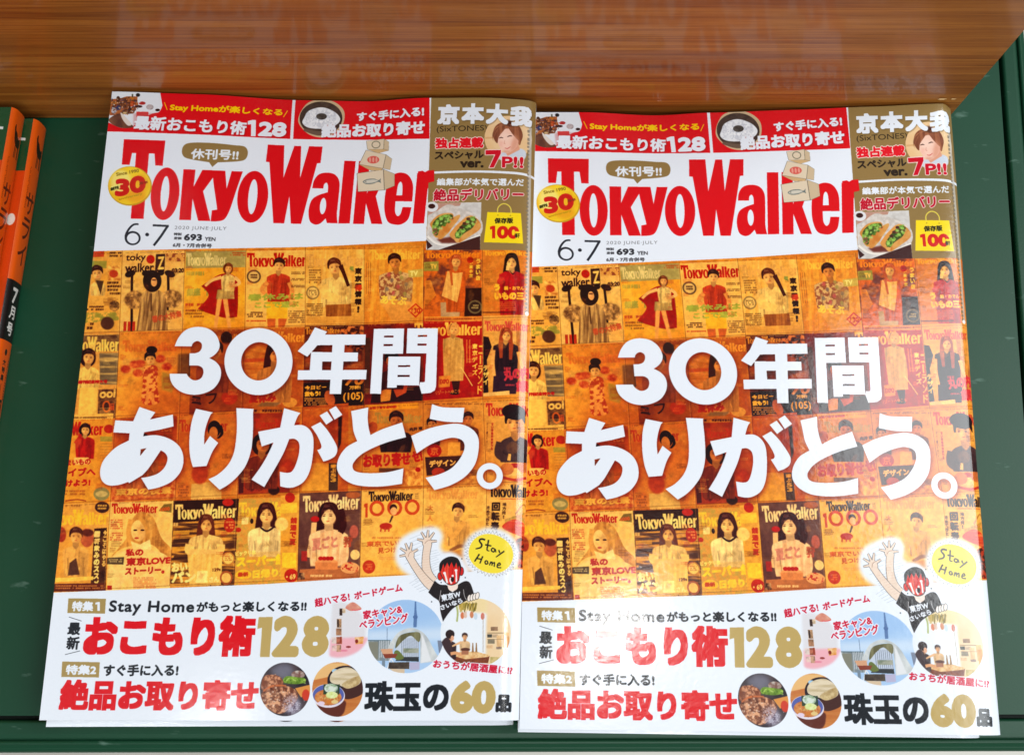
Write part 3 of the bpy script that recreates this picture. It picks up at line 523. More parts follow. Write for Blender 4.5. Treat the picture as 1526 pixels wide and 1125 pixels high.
    dashes(545, 806, 720, 820, 1, (200, 90, 50), .6); text('東京でいい', 512, 866, 740, 856, 34, (214, 84, 44), 1.4); text('見つけよう', 580, 905, 760, 896, 34, (214, 84, 44), 1.4); dashes(590, 925, 700, 945, 2, (214, 120, 70), .5); ell(528, 984, 38, 40, (216, 60, 34)); dashes(508, 965, 548, 1005, 3, (232, 120, 70)); text('☆ ☆', 650, 1005, 712, 1003, 30, (200, 150, 80), 1, a=.6)
    poly([(850, 515), (1240, 500), (1225, 1010), (845, 1035)], (242, 186, 100), tex=('m', (234, 172, 82)))
    logo(870, 520, 1180, 585, (226, 146, 76), -8, a=.8); vtext('大人の旅', 892, 615, 886, 860, 36, (222, 120, 60), 1.2, fillh=.6)
    person(1050, 650, 38, hair=(72, 38, 24), skin=(240, 176, 104), top=(236, 168, 88), sw=150, yb=860, arms=[([(1000, 760, 36), (1030, 800, 32), (1090, 720, 28)], (234, 164, 82))]); stroke([(1010, 890), (1070, 860), (1130, 870)], (160, 100, 60), w=22, soft=1); poly([(930, 900), (1230, 860), (1225, 1010), (925, 1020)], (230, 160, 80), tex=('h', (196, 116, 50)))
    poly([(1240, 498), (1480, 488), (1460, 1000), (1225, 1010)], (240, 184, 104), tex=('m', (232, 170, 86)))
    logo(1240, 492, 1530, 570, (52, 36, 28), 0); dashes(1310, 575, 1460, 584, 1, (214, 70, 40)); vtext('回転寿司', 1284, 600, 1272, 830, 50, (60, 40, 26), 2.4); vtext('地方発!', 1335, 600, 1328, 700, 24, (90, 60, 30), 1); vtext('改めてきた', 1238, 620, 1232, 740, 18, (100, 70, 40), .8)
    stroke([(1400, 670), (1450, 610), (1470, 660)], (190, 130, 60), w=10); poly([(1340, 700), (1470, 650), (1465, 760), (1330, 770)], (170, 150, 70), tex=('f', (226, 150, 80))); poly(curve([(1320, 745), (1390, 700), (1455, 730), (1465, 800), (1400, 790)]), (218, 60, 40), tex=('h', (240, 140, 90), .4, 1)); poly([(1400, 820), (1468, 790), (1462, 990), (1415, 990)], (206, 70, 40), tex=('f', (60, 40, 30), .4, .8))
    # small print, badges and rules on every past cover
    use()
    CX = [[95, 183, 276, 367, 455, 543, 632, 719, 800], [90, 178, 272, 365, 455, 543, 631, 720, 795], [84, 172, 268, 361, 452, 543, 631, 720, 792], [68, 165, 262, 355, 448, 540, 632, 726, 788], [60, 157, 254, 351, 446, 538, 630, 724, 786]]
    CY = [((143, 376), (793, 362)), ((125, 497), (790, 474)), ((100, 624), (790, 593)), ((92, 750), (783, 718)), ((78, 881), (785, 848))]
    yl = lambda k, x: CY[k][0][1]+(CY[k][1][1]-CY[k][0][1])*(x-CY[k][0][0])/(CY[k][1][0]-CY[k][0][0])
    RR = random.Random(11)
    for r in range(4):
        for c in range(8):
            a0, a1, b0, b1 = CX[r][c], CX[r][c+1], CX[r+1][c], CX[r+1][c+1]
            def Q(u, v):
                xt, xb = a0+(a1-a0)*u, b0+(b1-b0)*u; x = xt+(xb-xt)*v
                return (x, yl(r, x)*(1-v)+yl(r+1, x)*v)
            line(*Q(1, 0), *Q(1, 1), .9, (120, 60, 24), a=.55); line(*Q(.985, 0), *Q(.985, 1), .6, (250, 214, 140), a=.4); line(*Q(0, 1), *Q(1, 1), .9, (110, 54, 24), a=.5)
            ink = RR.choice([(110, 60, 26), (190, 44, 24), (244, 200, 110), (96, 50, 24)])
            for _ in range(RR.randint(5, 8)):
                side = RR.random() < .5; u = RR.uniform(.02, .06) if side else RR.uniform(.70, .78); v = RR.uniform(.20, .90); wd = RR.uniform(.10, .22)
                for k in range(RR.randint(2, 4)):
                    p, q = Q(u, v+k*.018), Q(u+wd*RR.uniform(.7, 1), v+k*.018); n = int((q[0]-p[0])/1.5)
                    polys([[(p[0]+i*1.5, p[1]), (p[0]+i*1.5+RR.uniform(.6, 1.2), p[1]), (p[0]+i*1.5+RR.uniform(.6, 1.2), p[1]+1.3), (p[0]+i*1.5, p[1]+1.2)] for i in range(max(1, n))], ink, a=.6)
            p = Q(.03, .02); q = Q(.97, .02); polys([[(p[0]+i*2, p[1]+(q[1]-p[1])*i*2/(q[0]-p[0])+.6), (p[0]+i*2+1.3, p[1]+(q[1]-p[1])*i*2/(q[0]-p[0])+.6), (p[0]+i*2+1.3, p[1]+(q[1]-p[1])*i*2/(q[0]-p[0])+1.9), (p[0]+i*2, p[1]+(q[1]-p[1])*i*2/(q[0]-p[0])+1.9)] for i in range(int((q[0]-p[0])/2)) if RR.random() < .7], ink, a=.5)
            for _ in range(3):
                x, y = Q(RR.uniform(.05, .95), RR.uniform(.2, .95)); ell(x, y, RR.uniform(3, 9), RR.uniform(3, 10), RR.choice([(150, 80, 34), (240, 190, 100), (206, 110, 44), (120, 96, 50)]), rot=RR.uniform(0, 180), a=.22, soft=1.6, tex=('f', (236, 170, 80)))
    # print grain and warm ink wash over the mosaic
    use()
    mq, o = fill([M([(143, 376), (460, 369), (636, 361), (636, 340), (800, 340), (800, 600), (785, 848), (540, 861), (400, 870.5), (60, 885)])], 'nz', 0)
    h, w = mq.shape[0]//SS, mq.shape[1]//SS; mm = mq.reshape(h, SS, w, SS).mean((1, 3))[..., None]; x0, y0 = o
    R = g.img[y0:y0+h, x0:x0+w]
    gr = (NZ['f'][y0:y0+h, x0:x0+w]-.5)*.12 + (rng.random((h, w)).astype(np.float32)-.5)*.10 + (NZ['m'][y0:y0+h, x0:x0+w]-.5)*.06
    N = R*(1+gr[..., None])
    core, oc = fill([M([(250, 500), (640, 490), (760, 700), (150, 720)])], 'nz', 200)
    big = np.zeros((TH*SS, TW*SS), np.float32); big[oc[1]*SS:oc[1]*SS+core.shape[0], oc[0]*SS:oc[0]*SS+core.shape[1]] = core
    big = blur(big.reshape(TH, SS, TW, SS).mean((1, 3)), 70)[y0:y0+h, x0:x0+w, None]
    N = N*(1-big*(1-colr((240, 202, 168))))
    N = np.clip(N, 0, 1); N = (N-.52)*np.array([1.16, 1.24, 1.14], np.float32)+.49; N = N*np.array([1.0, 1.03, .96], np.float32)+np.array([.02, -.01, -.01], np.float32)
    lum = (N @ np.array([.35, .50, .15], np.float32))[..., None]; N = .74*N + .26*(lum*np.array([1.48, .86, .30], np.float32)+np.array([.02, .01, 0], np.float32))
    N = np.clip(N, 0, 1); N = N*.75 + blur(N, 1)*.25
    R[:] = R*(1-mm)+N*mm
    # ============================== headline
    HD_ = []
    def hl(*cs): HD_.append([M(c) for c in cs])
    use(240, 470, 7.63)
    hl(curve([(155, 358, 1), (200, 260), (280, 175), (400, 138), (530, 155), (625, 225), (668, 330), (655, 400), (610, 455), (552, 492, 1), (620, 530), (670, 590), (685, 670), (660, 760), (590, 845), (480, 895), (360, 908), (240, 880), (150, 815), (108, 740), (100, 668, 1), (295, 670, 1), (315, 705), (360, 738), (410, 742), (460, 715), (483, 660), (475, 610), (440, 582), (400, 576), (322, 575, 1), (325, 438, 1), (390, 436), (440, 415), (465, 370), (460, 325), (425, 300), (390, 305), (360, 330), (350, 360, 1)]))
    hl(ellp(1110, 531, 388, 381, 0, n=90), ellp(1115, 528, 202, 218, 10, n=60)[::-1])
    use(430, 470, 6.358)
    hl([(300, 187), (735, 187), (731, 285), (262, 288)], [(252, 118), (368, 160), (275, 290), (180, 397), (88, 343), (185, 240)], [(215, 352), (663, 358), (658, 442), (213, 442)], [(215, 352), (325, 352), (320, 535), (203, 530)], [(420, 250), (537, 250), (502, 750), (392, 750)], [(92, 525), (745, 522), (738, 613), (88, 615)])
    H1 = [(910, 200), (998, 200), (997, 217), (908, 217)]; H2 = [(904, 280), (992, 280), (990, 298), (904, 298)]
    hl([(812, 135), (1100, 133), (1088, 372), (900, 372), (880, 750), (777, 748)], H1[::-1], H2[::-1])
    hl([(1130, 133), (1418, 133), (1402, 680), (1390, 718), (1350, 742), (1265, 750), (1242, 670), (1250, 640), (1295, 640), (1310, 370), (1120, 368)], [(1230, 196), (1316, 196), (1315, 213), (1228, 213)][::-1], [(1226, 277), (1312, 277), (1310, 296), (1225, 296)][::-1])
    hl([(950, 397), (1255, 400), (1242, 672), (1030, 668), (1030, 692), (938, 692)], [(1042, 480), (1157, 480), (1155, 496), (1041, 496)][::-1], [(1038, 572), (1152, 572), (1151, 590), (1036, 590)][::-1])
    use(140, 590, 7.5)
    hl([(240, 277), (440, 288), (630, 268), (885, 213), (893, 345), (740, 382), (560, 412), (400, 422), (218, 413)], [(510, 128), (688, 188), (630, 268), (575, 370), (552, 460), (530, 560), (390, 520), (400, 422), (440, 288)])
    hl(curve([(552, 455, 1), (700, 443), (850, 485), (960, 570), (1005, 690), (985, 830), (890, 950), (750, 1020), (612, 1052, 1), (530, 920, 1), (620, 905), (720, 870), (795, 800), (827, 710), (805, 650), (752, 612, 1), (680, 720), (610, 820), (545, 890, 1), (398, 978, 1), (385, 965, 1), (280, 998), (170, 1003), (95, 955), (70, 860), (95, 750), (160, 660), (260, 570), (390, 503, 1)]),
       [(365, 670), (320, 705), (285, 750), (255, 805), (247, 845), (262, 858), (300, 852), (360, 828)][::-1], [(525, 600), (590, 588), (520, 674)][::-1])
    hl(curve([(1143, 148, 1), (1335, 190, 1), (1305, 220), (1265, 320), (1240, 430), (1238, 548, 1), (1302, 452, 1), (1395, 530, 1), (1330, 630), (1265, 788, 1), (1112, 800, 1), (1080, 680), (1070, 520), (1085, 350), (1110, 240)]))
    use(300, 590, 6.936)
    hl(curve([(365, 130, 1), (550, 140, 1), (540, 170), (540, 350), (525, 550), (470, 720), (380, 840), (290, 920), (198, 975, 1), (80, 865, 1), (180, 815), (280, 720), (340, 600), (365, 450), (372, 300)]))
    hl(curve([(860, 132, 1), (1030, 182, 1), (1000, 220), (965, 308, 1), (1060, 310), (1130, 360), (1165, 450), (1160, 620), (1130, 780), (1070, 890), (980, 945), (900, 955), (825, 940, 1), (820, 790, 1), (900, 800), (950, 780), (990, 700), (1020, 580), (1015, 490), (970, 450), (915, 452, 1), (860, 590), (780, 740), (660, 948, 1), (527, 870, 1), (620, 740), (690, 620), (752, 488, 1), (630, 528, 1), (592, 375, 1), (820, 332, 1), (840, 230)]))
    hl(curve([(1140, 325, 1), (1237, 275, 1), (1310, 360), (1380, 470), (1413, 550), (1395, 620), (1340, 660), (1270, 685, 1), (1205, 565, 1), (1240, 550), (1245, 510), (1200, 410)]), [(1228, 208), (1305, 165), (1368, 255), (1297, 303)], [(1325, 150), (1395, 110), (1463, 200), (1382, 252)])
    use(490, 590, 5.45)
    hl(curve([(185, 128, 1), (325, 98, 1), (320, 180), (328, 260), (343, 322, 1), (440, 275), (600, 220, 1), (632, 340, 1), (500, 375), (380, 420), (270, 480), (205, 550), (205, 600), (250, 625), (360, 632), (490, 622), (612, 592, 1), (600, 718, 1), (450, 738), (320, 740), (200, 720), (110, 665), (72, 590), (90, 500), (150, 420), (235, 372, 1), (205, 290), (195, 200)]))
    hl(curve([(842, 72, 1), (930, 98), (1105, 103, 1), (1090, 222, 1), (950, 215), (822, 192, 1)]), curve([(672, 330, 1), (800, 275), (940, 240), (1060, 232), (1160, 270), (1215, 340), (1220, 440), (1190, 560), (1110, 660), (990, 730), (862, 768, 1), (790, 668, 1), (900, 640), (1000, 590), (1070, 510), (1105, 430), (1090, 370), (1020, 345), (930, 360), (820, 405), (718, 472, 1)]))
    hl(ellp(1310, 655, 106, 106, n=60), ellp(1310, 655, 55, 55, n=40)[::-1])
    full = np.zeros((TH, TW), np.float32)
    for cs in HD_:
        m, o = fill(cs, 'nz', 2); h, w = m.shape[0]//SS, m.shape[1]//SS
        R = full[o[1]:o[1]+h, o[0]:o[0]+w]; np.maximum(R, m.reshape(h, SS, w, SS).mean((1, 3)), out=R)
    shd = np.clip(blur(shift(full, 3, 5), 9)*1.5, 0, 1)*.75; g.img *= (1-shd[..., None]*(1-colr((158, 62, 24))))
    g.img = g.img*(1-full[..., None])+colr(WH)*full[..., None]
    # ============================== white bands, banners, masthead
    use()
    poly([(130, 100), (820, 100), (820, 340), (636, 340), (636, 361), (460, 369), (143, 376), (120, 376)], WH)
    poly([(40, 886), (78, 883), (400, 870.5), (540, 861), (820, 846), (820, 1100), (40, 1100)], WH)
    poly([(150, 120), (640, 120), (640, 208.5), (440, 207), (150, 199)], RED)
    poly([(434, 120), (438.5, 120), (436, 209), (431.5, 209)], WH)
    for l in MAST: paint(l, RED)
    # toy photo top left
    use(160, 130, 14.06)
    poly(curve([(20, -60, 1), (1080, -20, 1), (1120, 200), (1160, 420, 1), (1090, 560), (900, 620), (560, 860), (300, 900), (20, 780, 1)]), (228, 232, 238))
    poly([(60, 300), (260, 290), (420, 240), (640, 240), (660, 420), (560, 600), (60, 640)], (176, 96, 48), tex=('f', (90, 50, 36), .3, .8))
    for x, y, w_, h_, c in [(150, 380, 90, 60, (214, 130, 60)), (240, 300, 60, 90, (96, 52, 34)), (400, 330, 50, 80, (110, 60, 50)), (520, 280, 70, 60, (214, 120, 40)), (540, 400, 80, 90, (214, 84, 40)), (240, 480, 90, 70, (60, 70, 120)), (150, 540, 80, 90, (206, 204, 214)), (480, 500, 60, 60, (70, 40, 30)), (660, 450, 120, 40, (70, 34, 30)), (740, 380, 100, 50, (200, 50, 50)), (900, 460, 110, 80, (206, 190, 190)), (1060, 520, 70, 40, (50, 20, 22)), (380, 590, 90, 30, (220, 190, 130)), (440, 440, 40, 90, (170, 90, 50))]:
        ell(x, y, w_*.7, h_*.7, c, tex=('f', tuple(int(v*.7) for v in c)))
    for i in range(120):
        x_, y_ = random.uniform(70, 660), random.uniform(280, 620); w_, h_ = random.uniform(10, 34), random.uniform(8, 30); poly([(x_, y_), (x_+w_, y_+random.uniform(-6, 6)), (x_+w_, y_+h_), (x_, y_+h_)], random.choice([(206, 120, 50), (120, 60, 36), (70, 36, 30), (226, 190, 150), (60, 66, 110), (170, 80, 50), (230, 226, 226)]), a=.8)
    ell(650, 210, 44, 38, (28, 30, 34)); poly([(640, 250), (700, 260), (700, 370), (640, 370)], (230, 232, 236)); rect(520, 190, 552, 260, (80, 80, 60))
    poly(curve([(60, 700), (280, 600), (420, 760), (560, 880), (300, 900), (80, 800)]), (92, 54, 44), tex=('m', (130, 84, 60))); poly(curve([(290, 580), (380, 660), (520, 820), (440, 850), (330, 720)]), (226, 214, 204))
    poly([(620, 560), (870, 560), (870, 670), (620, 670)], (214, 60, 60)); poly([(560, 600), (1040, 590), (1040, 900), (560, 900)], (190, 60, 60), a=.35, soft=2)
    use(140, 120, 4.326)
    text('Stay Homeが楽しくなる', 488, 214, 1206, 226, 60, (252, 206, 0), 2.7); line(455, 152, 474, 202, 5, (252, 206, 0)); line(1240, 182, 1214, 228, 5, (252, 206, 0))
    text('最新おこもり術', 258, 330, 975, 358, 98, WH, 3.8, box=True, sh=(3, 3, 3, (120, 0, 10), .5)); one(988, 362, 1040, 254, WH, 30); text('28', 1052, 362, 1234, 364, 108, WH, 9, sh=(3, 3, 3, (120, 0, 10), .5))
    # rice bowl
    use(430, 140, 6.936)
    poly(curve([(130, 130), (200, 50), (330, 20), (460, 50), (550, 130), (570, 220), (540, 330), (440, 420), (320, 445), (200, 410), (110, 320), (90, 240)]), (206, 180, 140)); ell(325, 235, 222, 190, (84, 68, 58), tex=('m', (50, 38, 34)))
    poly(curve([(150, 230), (200, 150), (330, 112), (460, 160), (525, 240), (480, 310), (350, 350), (200, 340), (135, 290)]), (238, 241, 244), tex=('f', (206, 210, 218), .3, 1)); [ell(325+max(-150, min(150, random.gauss(0, 80))), 235+max(-80, min(80, random.gauss(0, 42))), 12, 5, random.choice([(246, 248, 250), (200, 204, 214), (214, 218, 226)]), rot=random.uniform(0, 180)) for _ in range(110)]; ell(330, 215, 56, 36, (54, 50, 46), tex=('f', (84, 80, 76))); stroke([(150, 360, 30), (300, 400, 50), (450, 380, 20)], (104, 84, 70), soft=1)
    text('すぐ手に入る!', 695, 268, 1402, 240, 112, WH, 6, sh=(2, 2, 2, (120, 0, 10), .5)); text('絶品お取り寄せ', 330, 448, 1408, 428, 160, WH, 7, box=True, sh=(2, 2, 2, (120, 0, 10), .5))
    # speech bubble
    use(140, 120, 4.326)
    poly(curve([(570, 465), (590, 425), (650, 412), (780, 414), (900, 424), (970, 432), (992, 470), (975, 515), (920, 530), (800, 538, 1), (765, 568, 1), (745, 538, 1), (640, 522), (585, 505)]), GOLD); text('休刊号!!', 625, 518, 930, 522, 72, WH, 2.5)
    # cardboard boxes (line drawing)
    use(530, 200, 6.617)
    BX = (222, 204, 176); LN = (70, 66, 56)
    def bx(pts, c=BX): poly(pts, LN); q = np.array(pts, float); ce = q.mean(0); poly(ce+(q-ce)*.972, c)
    bx([(10, 390), (275, 352), (285, 560), (20, 575)]); bx([(275, 352), (385, 400), (385, 520), (285, 560)], (204, 182, 148))
    bx([(98, 155), (300, 205), (270, 345), (30, 300)]); bx([(300, 205), (358, 250), (340, 360), (270, 345)], (204, 182, 148)); bx([(30, 300), (270, 345), (255, 362), (150, 365), (110, 345)], (206, 170, 120))
    bx([(100, 62), (280, 45), (275, 150), (112, 150)]); bx([(280, 45), (328, 80), (325, 165), (275, 150)], (204, 182, 148)); bx([(112, 150), (275, 150), (325, 165), (225, 190)], (206, 170, 120))
    polys([ellp(198, 102, 44, 38), ellp(198, 102, 36, 30)[::-1]], (110, 108, 90)); ell(172, 255, 60, 38, (214, 90, 80)); [ell(x, 255, 10, 26, (236, 180, 160), a=.7) for x in (140, 172, 204)]
    poly(curve([(70, 475), (110, 450), (180, 445), (225, 460), (250, 440, 1), (245, 468, 1), (252, 490, 1), (220, 478), (170, 495), (105, 498)]), (110, 120, 116)); poly(curve([(80, 476), (115, 458), (180, 454), (220, 466), (170, 485), (110, 488)]), (206, 200, 184)); ell(100, 472, 5, 5, LN)
    # golden panel
    use()
    poly([(643.5, 120), (830, 120), (830, 376), (635.5, 375)], GOLD)
    use(630, 255, 8.653)
    poly(curve([(150, 22, 1), (600, 12), (1000, 20), (1300, 40), (1470, 78, 1), (1470, 112, 1), (1300, 72), (1000, 50), (600, 40), (150, 50, 1)], n=6), WH)
    poly([(-60, 20), (0, 12), (30, 30), (70, 8), (148, 5), (150, 152), (60, 170), (22, 200), (20, 300), (-50, 300)], RED)
    text('編集部が本気で選んだ', 180, 208, 1305, 215, 106, WH, 4); text('絶品デリバリー', 138, 410, 1300, 400, 170, (190, 12, 40), 6, out=(9, (244, 214, 206)))
    use(635, 140, 8.976)
    text('(SixTONES)', 140, 545, 815, 535, 104, (42, 34, 24), .6)
    text('独占連載', 122, 748, 765, 742, 152, (226, 14, 34), 7, out=(9, (246, 226, 214))); text('スペシャル', 115, 900, 770, 888, 120, (36, 28, 20), 5); text('ver.', 455, 1008, 768, 1006, 92, (36, 28, 20), 7)
    ell(1098, 610, 318, 300, (240, 206, 160), tex=('c', (230, 186, 130))); poly([(790, 600), (1000, 590), (1000, 612), (790, 622)], (206, 150, 96), a=.6, soft=1)
    poly(curve([(960, 830), (1060, 790), (1200, 740), (1320, 770), (1330, 860), (1250, 905), (1000, 905)]), (206, 214, 226), soft=1); poly([(1040, 760), (1220, 650), (1255, 760), (1090, 850)], (226, 160, 130), soft=.5)
    poly(curve([(890, 560), (930, 450), (1040, 390), (1160, 388), (1250, 450), (1292, 560), (1270, 650), (1245, 700), (1180, 600), (1000, 560), (960, 660), (905, 610)]), (158, 92, 60), tex=('v', (112, 58, 38), .2, 1))
    poly(curve([(955, 640), (1010, 520), (1100, 480), (1190, 540), (1232, 640), (1200, 740), (1090, 810), (1010, 770)]), (246, 200, 178), soft=.5); ell(1180, 690, 44, 90, (226, 150, 124), rot=25, a=.5, soft=3); ell(1010, 690, 30, 40, (240, 170, 150), a=.5, soft=3)
    poly(curve([(900, 600), (930, 480), (1030, 410), (1150, 420), (1240, 500), (1290, 580), (1240, 640), (1160, 560), (1085, 470), (1020, 530), (970, 600), (950, 680)]), (164, 98, 66), tex=('v', (118, 62, 42), .2, 1)); ell(1110, 410, 60, 40, (70, 34, 26), rot=20, soft=2)
    ell(1060, 600, 70, 60, (252, 216, 198), a=.6, soft=4); ell(1070, 700, 60, 40, (250, 206, 186), a=.6, soft=3); poly(curve([(1180, 560), (1232, 640), (1205, 735), (1120, 800), (1150, 700)]), (220, 154, 126), a=.55, soft=3); ell(1075, 790, 50, 18, (214, 146, 120), a=.6, soft=2)
    for i in range(26):
        a_ = -1.9+i*.105; x_, y_ = 1090+195*math.sin(a_), 520-125*math.cos(a_); stroke([(1105+40*math.sin(a_), 425, 4), (1095+120*math.sin(a_), 455-20*math.cos(a_), 7), (x_, y_+30, 5), (x_+6*math.sin(a_), y_+95, 2)], random.choice([(120, 66, 44), (190, 124, 86), (96, 50, 34), (176, 108, 72)]), a=.55, soft=.4)
    stroke([(975, 612, 8), (1005, 602, 14), (1030, 610, 6)], (70, 40, 36)); stroke([(1085, 592, 8), (1120, 578, 14), (1150, 582, 6)], (70, 40, 36)); stroke([(1050, 640, 5), (1045, 680, 7), (1062, 690, 5)], (214, 140, 120)); stroke([(1050, 742, 6), (1090, 748, 12), (1128, 722, 6)], (206, 84, 84))
    for ch, a, b_, yb in (('京', 150, 440, 425), ('本', 472, 770, 418), ('大', 798, 1094, 422), ('我', 1120, 1414, 442)): text(ch, a, yb, b_, yb+4, 288, WH, 15, sh=(2, 3, 2, (70, 50, 20), .5), box=True)
    poly(np.array([(795, 775), (1000, 770), (1000, 815), (905, 1005), (845, 1008), (925, 830), (795, 835)]), (206, 6, 36), out=(1.1, (246, 224, 216))); text('P!!', 1012, 1008, 1300, 1010, 160, (206, 6, 36), 8, out=(9, (246, 224, 216)))
    # spine lettering strip, too fine to read
    use()
    poly([(788, 190), (792.5, 190), (788.5, 470), (784, 470)], (198, 196, 192), a=.75, soft=.4)
    for i in range(46): rect(785.6-(i*.085)+random.random(), 194+i*6, 789.3-(i*.085), 194+i*6+random.uniform(2.5, 4.6), (120, 110, 96), a=.75)
    ell(785.5, 469, 3, 3, (240, 236, 230))
    # sandwich photo and bag
    use(630, 255, 8.653)
    SQ = [(78, 432), (757, 425), (742, 1042), (45, 1032)]
    poly(SQ, (216, 212, 206), tex=('m', (176, 168, 160), .3, 1.2)); poly([(78, 432), (500, 430), (480, 470), (300, 480), (70, 590)], (182, 130, 110), tex=('f', (200, 160, 140)))
    ell(120, 480, 82, 66, (226, 226, 226)); ell(118, 472, 46, 32, (54, 22, 20))
    poly(curve([(90, 640), (300, 460), (480, 500), (745, 640), (740, 850), (460, 960), (150, 930), (70, 800)]), (226, 216, 206), tex=('f', (196, 186, 176))); stroke([(65, 860, 30), (200, 960, 26), (450, 960, 26), (742, 850, 24)], (240, 232, 220)); poly([(47, 900), (130, 985), (60, 1030)], (60, 30, 30)); poly([(210, 1035), (742, 860), (742, 1042)], (64, 30, 28)); poly([(180, 900), (450, 850), (460, 950), (250, 950)], (110, 46, 34), soft=2)
    def loaf(P, Q, R_):
        poly(curve(P), (206, 130, 50), tex=('m', (226, 166, 88)), soft=.6); poly(curve(Q), (66, 78, 30), tex=('f', (140, 180, 70), .35, .8)); poly(curve(R_), (222, 160, 82), tex=('m', (206, 120, 44), .3, 1), soft=.5)
    loaf([(100, 690), (200, 590), (330, 560), (400, 600), (350, 800), (200, 880), (140, 840), (120, 760)], [(130, 700), (230, 600), (370, 580), (380, 640), (250, 740), (190, 850), (140, 820)], [(200, 850), (240, 740), (380, 630), (470, 585), (480, 620), (400, 730), (280, 870), (215, 900)])
    ell(165, 790, 30, 50, (200, 130, 80), soft=1, tex=('f', (110, 60, 40)))
    loaf([(350, 850), (390, 780), (560, 620), (640, 600), (730, 670), (730, 760), (480, 940), (400, 900)], [(420, 830), (560, 660), (640, 610), (690, 660), (640, 760), (480, 890)], [(470, 920), (520, 840), (660, 750), (735, 690), (742, 770), (620, 860), (490, 940)])
    for i in range(70):
        t_ = random.random(); bx_, by_ = random.choice([((150, 800), (380, 600)), ((440, 860), (690, 630))]); x_, y_ = bx_[0]+(by_[0]-bx_[0])*t_+random.gauss(0, 14), bx_[1]+(by_[1]-bx_[1])*t_+random.gauss(0, 16)
        poly(curve([(x_-14, y_+6), (x_, y_-12), (x_+18, y_-4), (x_+6, y_+12)]), random.choice([(70, 120, 36), (130, 176, 66), (180, 206, 110), (50, 84, 28), (110, 60, 40)]), a=.85, soft=.2)
    stroke([(360, 850, 40), (450, 740, 44), (580, 620, 36)], (224, 150, 70), soft=.5); [ell(x, y, 26, 20, (60, 34, 24), tex=('f', (110, 60, 40))) for x, y in ((590, 640), (540, 700), (500, 750))]; [ell(x, y, 24, 18, (120, 180, 60), tex=('f', (170, 210, 100))) for x, y in ((650, 650), (600, 730), (450, 840), (520, 800), (300, 600), (240, 640), (190, 690))]
    poly([(835, 552), (1265, 565), (1295, 957), (790, 942)], (252, 220, 26))
    stroke([(965, 570), (970, 500), (1010, 455), (1060, 445), (1110, 470), (1138, 520), (1135, 580)], (236, 214, 80), w=13); ell(970, 592, 9, 9, (190, 160, 30)); ell(1130, 598, 9, 9, (190, 160, 30))
    text('保存版', 925, 702, 1165, 698, 76, (40, 36, 20), 3); one(868, 892, 935, 730, (214, 24, 16), 40); text('00', 955, 896, 1240, 900, 172, (214, 24, 16), 13); poly([(1190, 800), (1260, 800), (1260, 890), (1195, 890)], (252, 220, 26), soft=.5); text('軒', 1188, 888, 1252, 888, 66, (40, 36, 20), 2.5)
    # anniversary badge
    use(150, 240, 8.036)
    ell(357, 322, 264, 234, (206, 160, 30)); ell(352, 316, 254, 222, (250, 214, 40), tex=('c', (240, 176, 20))); ell(250, 280, 130, 150, (252, 240, 150), a=.7, soft=5); ell(430, 440, 120, 70, (236, 150, 20), a=.7, soft=5); ell(500, 300, 60, 120, (238, 160, 30), a=.5, soft=5)
    text('Since 1990', 195, 205, 468, 158, 44, (150, 120, 30), 2); text('3', 172, 448, 350, 440, 225, (208, 24, 20), 19); text('0', 348, 412, 545, 402, 222, (206, 24, 18), 19)
    poly([(125, 330), (240, 300), (240, 350), (125, 385)], (248, 236, 130), a=.9); text('創刊', 125, 382, 225, 356, 44, (60, 60, 20), 3); text('周年', 470, 312, 575, 292, 38, (150, 40, 20), 2); text('anniversary', 225, 500, 510, 430, 34, (200, 150, 20), 1.5)
    # issue line
    ell(388, 940, 96, 84, (34, 40, 50)); ell(390, 942, 70, 62, WH); stroke([(460, 775, 20), (400, 780, 22), (345, 830, 25), (308, 900, 26), (306, 950, 26)], (34, 40, 50)); ell(562, 898, 23, 21, (34, 40, 50))
    stroke([(630, 788), (822, 796)], (34, 40, 50), w=24); stroke([(808, 796), (725, 920), (640, 1028)], (34, 40, 50), w=28)
    use(140, 120, 4.326)
    text('2020 JUNE·JULY', 521, 975, 856, 979, 30, (120, 122, 128), .3, space=1.15); text('特別', 517, 1008, 566, 1009, 19, (60, 62, 68), .8); text('定価', 517, 1034, 566, 1035, 19, (60, 62, 68), .8)
    text('693', 581, 1040, 697, 1042, 45, (40, 44, 52), 3.2); text('YEN', 715, 1042, 785, 1043, 26, (60, 62, 68), 1.4); text('6月・7月合併号', 510, 1082, 760, 1087, 28, (60, 62, 68), .8)
    # ============================== lower white band
    use(40, 860, 4.016)
    BK = (30, 34, 40); DG = (168, 142, 84)
    poly([(247, 126), (474, 129), (468, 218), (240, 214)], DG); poly([(208, 504), (436, 508), (430, 599), (202, 596)], DG)
    text('特集', 264, 204, 395, 205, 60, WH, 3.2); one(410, 201, 437, 148, WH, 15); text('特集2', 225, 584, 412, 585, 60, WH, 3.4)
    text('Stay Home', 487, 228, 1005, 232, 88, BK, 3.4, space=1.1); text('最', 238, 345, 315, 346, 72, BK, 2.6); text('新', 230, 432, 308, 433, 76, BK, 2.6); line(250, 238, 326, 262, 3, BK); line(316, 440, 225, 463, 3, BK)
    text('おこもり術', 328, 474, 1366, 474, 238, RED, 11.6, box=True); text('すぐ手に入る!', 455, 592, 910, 590, 68, BK, 2.8); text('絶品お取り寄せ', 184, 796, 1388, 794, 176, RED, 7.6, box=True)
    use()
    text('がもっと楽しくなる!!', 294, 912.5, 459, 911, 15.5, BK, .8); 
    for x0, x1 in ((387, 404.5), ): poly([(x0+1, 919.5), (409, 919), (404.5, 978.5), (390, 978.5), (393, 935), (386, 937)], GOLD2)
